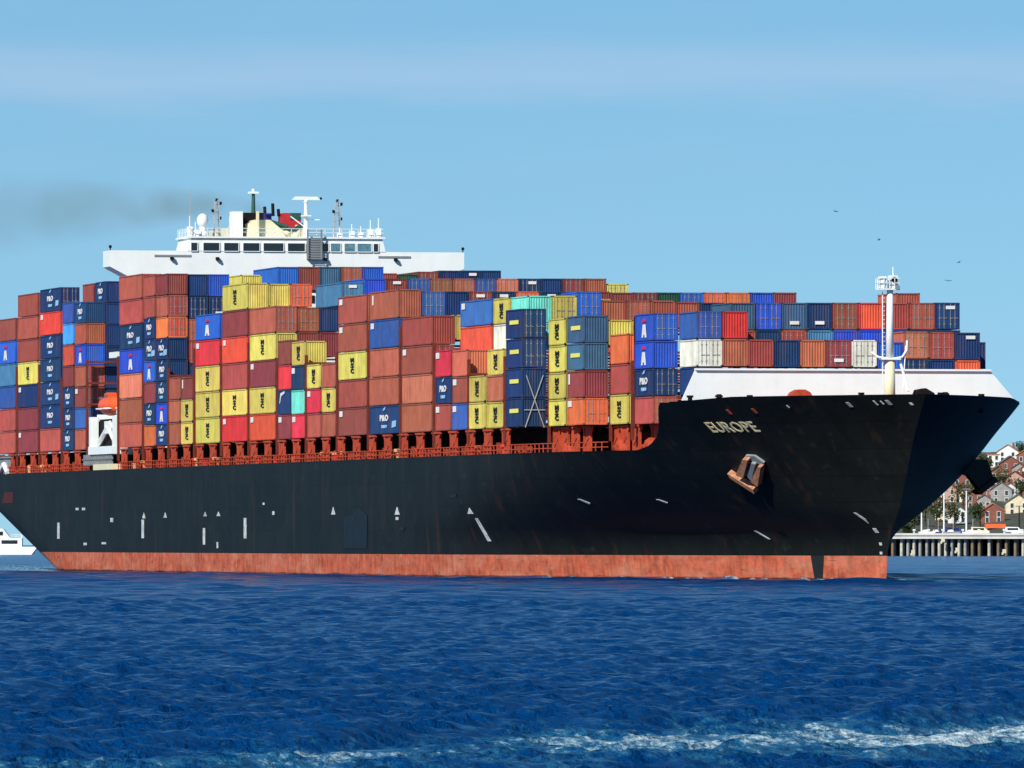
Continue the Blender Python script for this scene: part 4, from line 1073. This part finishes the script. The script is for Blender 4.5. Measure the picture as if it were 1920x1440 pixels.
b19|0|20.31|2.62|sl|y|third up in the stack right of the all-yellow stack
b19|0|22.96|2.62|sl|y|top in the stack right of the all-yellow stack
b19|1|22.57|2.59|ye||a yellow sliver above the orange box
b20|0|15.00|2.87|ye|M|lowest in the stack left of the emblem boxes
b20|0|17.90|2.87|br||second up in the stack left of the emblem boxes
b20|0|20.80|2.87|or||top in the stack left of the emblem boxes
F2|0|14.90|2.60|br||lowest in the outer bow stack with red emblems
F2|0|17.53|2.60|na|P|second up in the outer bow stack with red emblems
F2|0|20.16|2.60|ro|A|third up in the outer bow stack with red emblems
F2|0|22.79|2.60|ro|A|top in the outer bow stack with red emblems
F2|3|23.81|2.59|sl||first in the row behind the foremast
F2|3|21.19|2.59|br||one below the top, first in the row behind the foremast
F2|4|23.83|2.59|ro||second in the row behind the foremast
F2|4|21.21|2.59|na||one below the top, second in the row behind the foremast
F2|5|23.84|2.59|sl|w|third in the row behind the foremast
F2|5|21.22|2.59|br||one below the top, third in the row behind the foremast
F2|6|23.85|2.59|na|w|fourth in the row behind the foremast
F2|6|21.23|2.59|te||one below the top, fourth in the row behind the foremast
F2|7|23.87|2.59|bn||fifth in the row behind the foremast
F2|7|21.25|2.59|ro||one below the top, fifth in the row behind the foremast
F2|8|23.88|2.59|re||sixth in the row behind the foremast
F2|8|21.26|2.59|ro||one below the top, sixth in the row behind the foremast
F2|9|23.89|2.59|br||seventh in the row behind the foremast
F2|9|21.27|2.59|ro||one below the top, seventh in the row behind the foremast
F2|10|23.90|2.59|br||eighth in the row behind the foremast
F2|10|21.28|2.59|na||one below the top, eighth in the row behind the foremast
F2|11|23.92|2.59|na|w|ninth in the row behind the foremast
F2|11|21.30|2.59|na||one below the top, ninth in the row behind the foremast
F2|12|20.17|2.59|na||at the far right end above breakwater
F2|12|17.55|2.59|na||one below the top, at the far right end above breakwater
F1|0|22.81|2.59|bl||first in the row above the white breakwater
F1|0|20.19|2.59|wh||one below the top, first in the row above the white breakwater
F1|0|17.57|2.59|na||third below the top, first in the row above the white breakwater
F1|1|22.83|2.59|re||second in the row above the white breakwater
F1|1|20.21|2.59|br||one below the top, second in the row above the white breakwater
F1|2|20.18|2.59|br||third in the row above the white breakwater
F1|3|20.14|2.59|na||fourth in the row above the white breakwater
F1|4|20.15|2.59|sa||fifth in the row above the white breakwater
F1|5|20.16|2.59|ma|l|sixth in the row above the white breakwater
F1|6|20.17|2.59|wh||seventh in the row above the white breakwater
F1|7|19.98|2.59|ro||eighth in the row above the white breakwater
F1|7|17.36|2.59|na||one below the top, eighth in the row above the white breakwater
F1|8|21.00|2.59|ta||ninth in the row above the white breakwater
F1|8|18.38|2.59|na||one below the top, ninth in the row above the white breakwater
F1|9|20.96|2.59|br||tenth in the row above the white breakwater
F1|9|18.34|2.59|na||one below the top, tenth in the row above the white breakwater
F1|10|20.92|2.59|na|w|eleventh in the row above the white breakwater
F1|10|18.30|2.59|or||one below the top, eleventh in the row above the white breakwater"""
for ln_ in LADEN.strip().split('\n'):
    bay, row, z, hh, c, mk, where = ln_.split('|')
    row = int(row); z = float(z); H = float(hh) - .05; X0, Ln = BAYS[bay]
    o = link('shipping_container', body_mesh(Ln, H, c), None, (X0 + random.uniform(-.04, .04), -21.42 + (row + INSET.get(bay, 0)) * 2.508 + random.uniform(-.03, .03), z))
    tag(o, PRE[mk] + WORD[c] + ' container, ' + where, 'container', 'containers stacked on the ship')
    kind = 'door' if random.random() < .34 else 'end_wall'
    link(kind, end_mesh(kind, H, c), o, (Ln, 0, 0))
    side = row == 0 or bay in ('b2b', 'b16a', 'b15') and row == 1
    if side and mk:
        for nm, me_, fx, fz in marking(mk, Ln): link(nm, me_, o, (Ln * fx, -.015, H * fz))
    if (mk in ('w', 'l') and row > 0 and bay not in ('b15',)) or (c in ('na', 'sl') and row > 1 and random.random() < .4):
        link('white_tag', front_tag(), o, (Ln + .06, CW * random.choice([.5, .5, .62]), H * random.choice([.82, .25, .82])))
# lashing rods crossed over the end of the navy stack
for (a, b) in (((297.75, -21.1, 14.9), (297.75, -19.3, 20.0)), ((297.75, -19.2, 14.9), (297.75, -21.0, 20.0)), ((297.75, -21.2, 16.6), (297.75, -19.1, 16.6))):
    mb = MB(); mb.tube([a, b], .05, 5); part('lashing_rod', mb, M_STEEL, ship)

# ------------------------------------------------------------------ far shore
M_HILL = material('hillside_grass', (0.07, 0.07, 0.045), rough=.95, noise=.4, scale=.06)
M_LEAF = [material('leaves_' + n, c, rough=.8, noise=.35, scale=.8, spec=.15) for n, c in (('dark', (0.028, 0.055, 0.018)), ('mid', (0.07, 0.085, 0.035)), ('olive', (0.11, 0.10, 0.045)))]
M_BARK = material('bark', (0.09, 0.06, 0.04), rough=.95)


def shore_z(depth, px=1750): return float(np.interp(depth, [2545, 2600, 2700, 3300, 3700, 9000], [-1.5, 3.4, 4.4, 33, 36, 20]))


mb = MB(); deps = [2545, 2575, 2600, 2650, 2700, 2800, 2900, 3000, 3100, 3200, 3300, 3500, 3700, 4400]
pxs = np.linspace(1250, 4200, 40)
i0 = 0
for d in deps:
    for q in pxs:
        p = far_point(q, d, shore_z(d) + (1.2 * math.sin(q * .021 + d * .013) if d > 2650 else 0)); mb.v.append(tuple(p))
for a in range(len(deps) - 1):
    for b in range(len(pxs) - 1): mb.f.append((a * 40 + b, a * 40 + b + 1, (a + 1) * 40 + b + 1, (a + 1) * 40 + b)); mb.mi.append(0)
tag(part('shore_terrain', mb, M_HILL, None, True), kind='structure')
mb = MB(); deps = np.linspace(4600, 6600, 14); pxs = np.linspace(1870, 4800, 40)
for d in deps:
    for q in pxs:
        e = max(0., min(1., (q - 1872) / 75)); f = math.sin(math.pi * (d - 4600) / 2000) ** .7
        mb.v.append(tuple(far_point(q, d, 2 + (66 * e ** .6 + 7 * math.sin(q * .03) * e) * f)))
for a in range(13):
    for b in range(39): mb.f.append((a * 40 + b, a * 40 + b + 1, (a + 1) * 40 + b + 1, (a + 1) * 40 + b)); mb.mi.append(0)
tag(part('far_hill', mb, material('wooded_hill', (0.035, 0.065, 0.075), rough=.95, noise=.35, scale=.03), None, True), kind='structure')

# pier on piles
pr = thing('pier', 'long pale pier on dark piles at the water beyond the bow', 'pier', far_point(1800, 2525))
inv = Matrix.Translation(-pr.location)
def shore_box(mb, px0, px1, d0, d1, z0, z1, mi=0):
    q = [far_point(px0, d0), far_point(px1, d0), far_point(px1, d1), far_point(px0, d1)]
    q = [p - pr.location if mb.local else p for p in q]
    lo = [(p.x, p.y, z0) for p in q]; hi = [(p.x, p.y, z1) for p in q]
    mb.face(lo[::-1], mi); mb.face(hi, mi)
    for i in range(4): mb.face([lo[i], lo[(i + 1) % 4], hi[(i + 1) % 4], hi[i]], mi)
MB.local = True
mb = MB(); shore_box(mb, 1560, 2700, 2520, 2552, 4.35, 5.2); shore_box(mb, 1560, 2700, 2519.7, 2520.6, 5.2, 5.75)
part('pier_deck', mb, material('pale_concrete', (0.66, 0.63, 0.56), rough=.85, noise=.15, scale=.3), pr)
mb = MB(); shore_box(mb, 1560, 2700, 2548, 2552, -1, 4.35); part('quay_wall', mb, material('dark_quay', (0.02, 0.02, 0.02), rough=.9, noise=.3), pr)
pm = [material('pile_' + n, c, rough=.85, noise=.3, scale=1.0) for n, c in (('pale', (0.5, 0.47, 0.38)), ('brown', (0.2, 0.14, 0.09)), ('grey', (0.3, 0.3, 0.28)))]
pms = []
for m_ in pm:
    t_ = MB(); t_.tube([(0, 0, -1), (0, 0, 4.4)], .38, 8); pms.append(t_.mesh('pile', m_))
q = 1562
while q < 2100:
    for d in (2521.5, 2530):
        o = link('pile', random.choice(pms), pr, far_point(q + (4 if d > 2525 else 0), d) - pr.location)
    q += random.uniform(11, 19)
for q in range(1672, 2050, 34):
    t_ = MB(); t_.box(-.12, .12, -.12, .12, 5.2, 6.6); t_.box(-.3, .3, -.3, .3, 6.4, 6.8); part('bollard_light', t_, M_WHITE, pr, False, far_point(q + random.uniform(-8, 8), 2522) - pr.location)
for q, z in ((1768, 4.0), (1795, 1.6), (1883, 1.2), (1712, 1.0)):
    t_ = MB(); t_.box(-.5, .5, -.35, .35, -.5, .5); t_.box(-.35, .35, -.6, -.3, -.9, -.3); part('fender', t_, M_CREAM, pr, False, far_point(q, 2519) + Vector((0, 0, z)) - pr.location)
MB.local = False

WALLS = {'red brick': srgb(138, 86, 72), 'cream': srgb(222, 206, 172), 'white': srgb(238, 236, 230), 'brown': srgb(128, 92, 72), 'pink': srgb(182, 146, 130), 'grey': srgb(150, 148, 144)}
ROOFS = {'orange tile': srgb(176, 118, 84), 'dark red': srgb(120, 58, 48), 'grey slate': srgb(104, 104, 104), 'brown': srgb(112, 84, 64)}
WM = {k: material(k.replace(' ', '_') + '_wall', v, rough=.85, noise=.18, scale=.8) for k, v in WALLS.items()}
RM = {k: material(k.replace(' ', '_') + '_roof', v, rough=.85, noise=.25, scale=1.2) for k, v in ROOFS.items()}
M_HWIN = material('house_window', (0.05, 0.055, 0.06), rough=.2)
def house(px, depth, w, hgt, wall, roof, label, flat=False, storeys=2):
    z = shore_z(depth) - .4
    h_ = thing('house', label, 'house', far_point(px, depth, z), math.pi / 2 - AL + random.uniform(-.25, .25), 'houses on the far shore')
    dp = w * .8; mb = MB(); mb.box(-w / 2, w / 2, -dp / 2, dp / 2, 0, hgt)
    if not flat:
        mb.prism([(-w / 2, hgt), (w / 2, hgt), (0, hgt + w * .32)], 1, -dp / 2, dp / 2)
    part('wall', mb, WM[wall], h_)
    mb = MB()
    if flat: mb.box(-w / 2 - .2, w / 2 + .2, -dp / 2 - .2, dp / 2 + .2, hgt, hgt + .35)
    else:
        e = .35
        for s in (-1, 1):
            mb.prism([(s * (w / 2 + e), hgt - e * .6), (0, hgt + w * .32 + .05), (0, hgt + w * .32 + .3), (s * (w / 2 + e), hgt - e * .6 + .25)], 1, -dp / 2 - .3, dp / 2 + .3)
    ro_ = part('roof', mb, RM[roof], h_)
    if not flat and random.random() < .6:
        mb = MB(); mb.box(w * .2, w * .2 + .7, -.4, .4, hgt, hgt + w * .32 + .9); part('chimney', mb, WM['red brick'], ro_)
    n = max(2, int(w / 2.4))
    for s in range(storeys):
        for i in range(n):
            x = -w / 2 + (i + .5) * w / n; zz = hgt * (s + .55) / storeys
            mb = MB(); mb.box(x - .45, x + .45, -dp / 2 - .05, -dp / 2 + .02, zz - .65, zz + .65); wn = part('window', mb, M_HWIN, h_)
            mb = MB()
            for a in ((x - .55, x - .45, zz - .75, zz + .75), (x + .45, x + .55, zz - .75, zz + .75)): mb.box(a[0], a[1], -dp / 2 - .09, -dp / 2, a[2], a[3])
            mb.box(x - .45, x + .45, -dp / 2 - .09, -dp / 2, zz + .65, zz + .75); mb.box(x - .55, x + .55, -dp / 2 - .12, -dp / 2, zz - .85, zz - .75); part('frame', mb, M_WHITE, wn)


# bearing, distance, width, wall height, wall, roof
house(1890, 3230, 7.0, 3.4, 'white', 'orange tile', 'white house with broad orange roof, highest on the hillside')
house(1862, 3190, 4.0, 4.0, 'white', 'orange tile', 'narrow white house just under the hanging anchor side of bow', True)
house(1925, 3160, 6.0, 5.0, 'red brick', 'orange tile', 'red brick house near the hilltop at the right edge')
house(1893, 3120, 6.5, 4.2, 'red brick', 'grey slate', 'red brick house below the white hilltop house')
house(1930, 3060, 6.0, 4.4, 'cream', 'dark red', 'cream house with dark red roof at the right edge')
house(1870, 3040, 5.5, 4.6, 'brown', 'brown', 'brown house under the black anchor')
house(1905, 3000, 6.0, 4.4, 'pink', 'dark red', 'pink house with dark red roof midway up the slope')
house(1936, 2960, 6.2, 4.6, 'red brick', 'grey slate', 'brick house with slate roof low at right edge')
house(1845, 2960, 5.0, 4.4, 'red brick', 'dark red', 'red house with dark red roof below the anchor')
house(1878, 2920, 6.2, 4.4, 'grey', 'grey slate', 'grey house with long slate roof in mid slope')
house(1802, 2990, 6.4, 4.6, 'red brick', 'orange tile', 'brick house with orange roof, highest left of the anchor')
house(1778, 2930, 5.2, 4.2, 'pink', 'dark red', 'pink house behind the trees and pale masts')
house(1826, 2890, 5.2, 4.0, 'red brick', 'dark red', 'red house right of the two pale masts')
house(1908, 2850, 7.0, 3.6, 'cream', 'grey slate', 'low cream house with slate roof behind the lamp post')
house(1752, 2860, 5.0, 3.8, 'brown', 'brown', 'brown house half hidden by the shore trees')
house(1860, 2800, 6.5, 3.4, 'red brick', 'orange tile', 'low brick house behind the orange awning')
house(1795, 2800, 4.5, 3.2, 'white', 'grey slate', 'small white house between the pale masts')
for i, (px, d, w_, h_, wl, rf, lb_) in enumerate(((1876, 3080, 4, 3.4, 'cream', 'brown', 'small cream house squeezed behind the brown house'), (1912, 3090, 4.5, 3.8, 'grey', 'dark red', 'small grey house with red roof below the hilltop'), (1858, 3000, 3.6, 3.6, 'white', 'grey slate', 'tiny white house beside the anchor point'), (1890, 2960, 3.8, 3.4, 'white', 'brown', 'small white house below the pink house'),
        (1922, 2920, 4.2, 3.2, 'brown', 'grey slate', 'small brown house by the dark slope tree'), (1812, 2930, 3.8, 3.2, 'cream', 'orange tile', 'small cream house above the second pale mast'), (1846, 2880, 4.0, 3.2, 'grey', 'brown', 'small grey house above the awning stall'), (1766, 2820, 3.6, 3.0, 'cream', 'dark red', 'small cream house between shore trees and bow'))):
    house(px, d, w_, h_, wl, rf, lb_, False, 1)
house(1945, 2770, 6.0, 3.4, 'white', 'dark red', 'low white house by the pier at right edge')


def tree(px, depth, hgt, w, tone, label):
    z = shore_z(depth) - .3; t_ = thing('tree', label, 'tree', far_point(px, depth, z), 0, 'trees on the far shore')
    mb = MB(); mb.tube([(0, 0, 0), (.1, 0, hgt * .4), (0, .1, hgt * .8)], [.3, .2, .06], 7)
    for i in range(5):
        a = i * 1.3; mb.tube([(0, 0, hgt * (.35 + .07 * i)), (math.cos(a) * w * .3, math.sin(a) * w * .3, hgt * (.55 + .08 * i))], [.1, .04], 5)
    part('trunk', mb, M_BARK, t_)
    mb = MB()
    blobs = [(random.gauss(0, w * .2), random.gauss(0, w * .2), hgt * random.uniform(.4, .92), w * random.uniform(.16, .28)) for _ in range(14)]
    for bx, by, bz, br_ in blobs:
        for _ in range(55):
            u = Vector((random.gauss(0, 1), random.gauss(0, 1), random.gauss(0, 1))).normalized() * br_ * random.uniform(.6, 1.05)
            c = Vector((bx, by, bz)) + u; n = Vector((random.gauss(0, 1), random.gauss(0, 1), random.gauss(0, 1))).normalized(); a = n.orthogonal().normalized() * random.uniform(.18, .4); b = n.cross(a)
            mb.face([c - a, c + b * .6, c + a, c - b * .6], random.choice([0, 0, 1]))
    me = mb.mesh('crown', [M_LEAF[tone], M_LEAF[(tone + 1) % 3]], fix=False); link('crown', me, t_)
for i, (px, d, h_, w, tone, lab) in enumerate(((1735, 2780, 8.5, 6, 2, 'olive tree closest to the bow over the pier'), (1756, 2760, 9.5, 6, 0, 'dark green tree left of the first pale mast'), (1790, 2755, 8.0, 6, 1, 'bushy green tree between the two pale masts'), (1806, 2850, 9, 6, 2, 'olive tree behind the second pale mast'),
                                               (1714, 2740, 6, 5, 1, 'low green tree at the foot of the bow'), (1838, 2760, 7, 6, 0, 'dark tree right of the second pale mast'), (1880, 2985, 7, 6, 1, 'green tree between houses on the slope'), (1918, 2905, 8, 6, 0, 'dark green tree on slope at the right edge'),
                                               (1850, 3110, 7, 5, 2, 'olive tree behind the black anchor'), (1915, 3240, 6, 6, 0, 'dark tree beside the hilltop house'), (1700, 2700, 5, 4, 0, 'small dark shrub tree touching the bow silhouette'), (1828, 2960, 7.5, 6, 1, 'green tree under the anchor among brick houses'))):
    tree(px, d, h_, w, tone, lab)


def pole(px, depth, hgt, label, lamp):
    z = shore_z(depth) - .2 if depth > 2600 else 5.2
    t_ = thing('light_mast', label, 'mast', far_point(px, depth, z), 0, 'masts along the pier')
    mb = MB(); mb.tube([(0, 0, 0), (0, 0, hgt)], [.26, .16], 8); part('pole', mb, M_WHITE if not lamp else M_INK, t_)
    mb = MB(); mb.box(-.5, .5, -.9, .9, hgt, hgt + .25); part('lamp_head', mb, M_GREY, t_)
    mb = MB(); mb.box(-.45, .45, -.45, .45, 0, .9); part('base', mb, M_GREY, t_)
pole(1770, 2590, 11.5, 'tall pale mast rising beside the shore trees', False)
pole(1812, 2590, 12.0, 'tallest pale mast, right of the shore trees', False)
pole(1728, 2590, 6.6, 'short pale mast close to the bow', False)
pole(1911, 2580, 7.5, 'dark lamp post near the right edge', True)
# awning stall, vans and small boats on the quay
aw = thing('awning_stall', 'orange awning stall standing on the pier', 'stall', far_point(1866, 2536, 5.2), math.pi / 2 - AL)
mb = MB()
for x in (-2.2, 2.2):
    for y in (-1.2, 1.2): mb.tube([(x, y, 0), (x, y, 2.0)], .1, 6)
part('post', mb, M_WHITE, aw)
mb = MB(); mb.prism([(-1.6, 1.9), (1.6, 1.9), (.9, 2.9), (-.9, 2.9)], 0, -2.6, 2.6); part('canopy', mb, M_ORANGE, aw)
def van(px, depth, colr, label, ln=4.6):
    v_ = thing('parked_van', label, 'van', far_point(px, depth, 5.2), math.pi / 2 - AL)
    mb = MB(); mb.prism([(-ln / 2, .35), (ln / 2, .35), (ln / 2, 1.2), (ln * .36, 1.35), (ln * .22, 2.1), (-ln / 2, 2.2)], 1, -.9, .9); part('body', mb, colr, v_)
    mb = MB(); mb.box(-ln * .4, ln * .2, -.93, -.9, 1.35, 1.9); part('window', mb, M_GLASS, v_)
    for x in (-ln * .3, ln * .3):
        for y in (-.9, .9):
            mb = MB(); mb.tube([(x, y - .1, .35), (x, y + .1, .35)], .35, 10); part('wheel', mb, M_INK, v_)
van(1902, 2540, M_WHITE, 'white van parked on the pier at right')
van(1938, 2538, M_BLUEP, 'dark blue van parked on the pier at the edge')
van(1838, 2542, M_CREAM, 'cream van parked left of the orange awning')
van(1790, 2542, M_BLUEP, 'dark blue van parked between the pale masts')
def dinghy(px, depth, mat, label):
    b_ = thing('sailing_boat', label, 'boat', far_point(px, depth, 5.2), math.pi / 2 - AL, 'boats laid up on the pier')
    mb = MB(); mb.prism([(-2.2, .9), (-1.9, .2), (1.4, .2), (2.4, 1.0)], 1, -.75, .75); part('hull', mb, mat, b_)
    mb = MB(); mb.tube([(.3, 0, .8), (.3, 0, 4.2)], .06, 6); part('mast', mb, M_STEEL, b_)
    mb = MB(); mb.prism([(-1.2, .9), (.6, .9), (.1, 1.5), (-1.0, 1.4)], 1, -.5, .5); part('cabin', mb, M_WHITE, b_)
dinghy(1738, 2535, M_WHITE, 'small white boat on the pier nearest the bow')
dinghy(1757, 2538, M_BLUEP, 'small blue hulled boat on the pier before the trees')
dinghy(1785, 2534, M_GREY, 'small grey boat on the pier before the pale masts')
dinghy(1822, 2535, M_WHITE, 'small white boat right of the tallest pale mast')

# white ferry seen past the stern
fy = thing('ferry', 'white passenger ferry with stepped decks passing behind the stern', 'ferry', far_point(-38, 2750, 0), math.pi / 2 - AL)
mb = MB(); mb.prism([(-24, -.6), (14, -.6), (16.2, 2.2), (-24, 2.2)], 1, -4, 4); part('hull', mb, M_WHITE, fy)
mb = MB(); mb.box(-22, 11.8, -3.6, 3.6, 2.2, 4.6); mb.prism([(-22, 4.6), (8.6, 4.6), (6.6, 7.2), (-22, 7.2)], 1, -3.2, 3.2); mb.prism([(-16, 7.2), (3.8, 7.2), (1.2, 9.8), (-14, 9.8)], 1, -2.6, 2.6)
cab = part('superstructure', mb, M_WHITE, fy)
for x0, x1, z0, z1, y in ((6.2, 10.6, 3.0, 4.0, -3.6), (-1, 4.8, 3.0, 4.0, -3.6), (-9, -3, 3.0, 4.0, -3.6), (3.0, 6.6, 5.3, 6.4, -3.2), (-4, 2, 5.3, 6.4, -3.2), (-1.5, 2.2, 7.8, 9.0, -2.6)):
    mb = MB(); mb.box(x0, x1, y - .04, y + .02, z0, z1); part('window', mb, M_GLASS, cab)
mb = MB(); mb.tube([(-4, 0, 9.8), (-4, 0, 14)], .15, 6); mb.box(-4.3, -3.7, -1.2, 1.2, 12.5, 12.7); part('mast', mb, M_WHITE, fy)
mb = MB(); rail(mb, [(8.8, -3.5, 4.6), (11.6, -3.5, 4.6), (11.6, 3.5, 4.6)], 1.0, 1.0, .06); part('railing', mb, M_WHITE, fy)

# gulls
def gull(px, py, depth, rz, roll, label):
    z = CAM.z + (1014.6 - py) / 18661.6 * depth
    mb = MB()
    mb.tube([(-.3, 0, 0), (-.18, 0, .02), (0, 0, .03), (.16, 0, .03), (.26, 0, .05), (.33, 0, .04)], [.02, .07, .09, .07, .045, .01], 8)
    for s in (-1, 1):
        top = [(.1, s * .05, .05), (.14, s * .32, .2), (.02, s * .72, .12), (-.06, s * .7, .11), (-.04, s * .34, .18), (-.1, s * .05, .04)]
        mb.face(top if s > 0 else top[::-1]); mb.face([(x, y, q - .02) for x, y, q in (top[::-1] if s > 0 else top)])
    mb.face([(-.28, -.03, 0), (-.28, .03, 0), (-.46, .07, 0), (-.46, -.07, 0)])
    o = link('gull', mb.mesh('gull', M_BIRD)); o.location = far_point(px, depth, z); o.rotation_euler = (roll, 0, rz); o.scale = (.85,) * 3
    tag(o, label, 'bird', 'gulls over the bow')
M_BIRD = material('gull_grey', (0.10, 0.11, 0.12), rough=.8)
gull(1567, 397, 1500, 2.2, .2, 'dark gull, highest and alone left of the bow mast top')
gull(1648, 450, 1500, 1.2, -.2, 'dark gull hovering just above the bow mast')
gull(1798, 492, 1500, .8, .3, 'dark gull farthest right over the bow containers')
gull(1778, 527, 1450, 2.6, .1, 'dark gull lowest, just over the bow containers')

# thin exhaust drifting aft from the funnel
mb = MB(); ctr = [(59.5, -2, 43.6, 1.0), (57, -2.6, 44.6, 2.2), (50, -5, 45.6, 3.6), (30, -10.5, 45.8, 5.6), (5, -17.5, 45.9, 7.2), (-45, -32, 46.2, 9.5)]
mb.tube([c[:3] for c in ctr], [c[3] for c in ctr], 16)
sm = bpy.data.materials.new('exhaust_smoke'); sm.use_nodes = True; t = sm.node_tree; t.nodes.clear(); n = t.nodes.new; k = t.links.new
ou = n('ShaderNodeOutputMaterial'); pv = n('ShaderNodeVolumePrincipled'); pv.inputs['Color'].default_value = (.38, .44, .36, 1)
g = n('ShaderNodeNewGeometry'); ns = n('ShaderNodeTexNoise'); ns.inputs['Scale'].default_value = .13; ns.inputs['Detail'].default_value = 5; k(g.outputs['Position'], ns.inputs['Vector'])
mr = n('ShaderNodeMapRange'); mr.inputs[1].default_value = .30; mr.inputs[2].default_value = .72; mr.inputs[4].default_value = 0.068; k(ns.outputs[0], mr.inputs[0])
sx = n('ShaderNodeSeparateXYZ'); k(g.outputs['Position'], sx.inputs[0])
mx2 = n('ShaderNodeMapRange'); mx2.inputs[1].default_value = -30; mx2.inputs[2].default_value = 58; mx2.inputs[3].default_value = .01; mx2.inputs[4].default_value = 2.4; k(sx.outputs[0], mx2.inputs[0])
mm = n('ShaderNodeMath'); mm.operation = 'MULTIPLY'; k(mr.outputs[0], mm.inputs[0]); k(mx2.outputs[0], mm.inputs[1])
# thins out from the plume's axis to its edge
def M2(op, a, b_=None, c_=None):
    q = n('ShaderNodeMath'); q.operation = op
    for i_, v_ in enumerate((a, b_, c_)):
        if v_ is None: continue
        if isinstance(v_, (int, float)): q.inputs[i_].default_value = v_
        else: k(v_, q.inputs[i_])
    return q.outputs[0]
ya = M2('SUBTRACT', sx.outputs[1], M2('MULTIPLY_ADD', sx.outputs[0], .285, -19.0))
wd = M2('ADD', M2('MULTIPLY', M2('SUBTRACT', 60, sx.outputs[0]), .070), 1.3)
za = M2('SUBTRACT', sx.outputs[2], M2('SUBTRACT', 45.7, M2('DIVIDE', 9.0, M2('ADD', M2('SUBTRACT', 61, sx.outputs[0]), 3.0))))
rr_ = M2('ADD', M2('POWER', M2('ABSOLUTE', M2('DIVIDE', ya, wd)), 2), M2('POWER', M2('ABSOLUTE', M2('DIVIDE', za, wd)), 2))
fo = M2('POWER', M2('MAXIMUM', M2('SUBTRACT', 1, rr_), 0), 1.5)
k(M2('MULTIPLY', mm.outputs[0], fo), pv.inputs['Density']); k(pv.outputs[0], ou.inputs['Volume'])
tag(part('exhaust_smoke', mb, sm, None, True), 'faint grey exhaust smoke drifting from the funnel', kind='stuff')
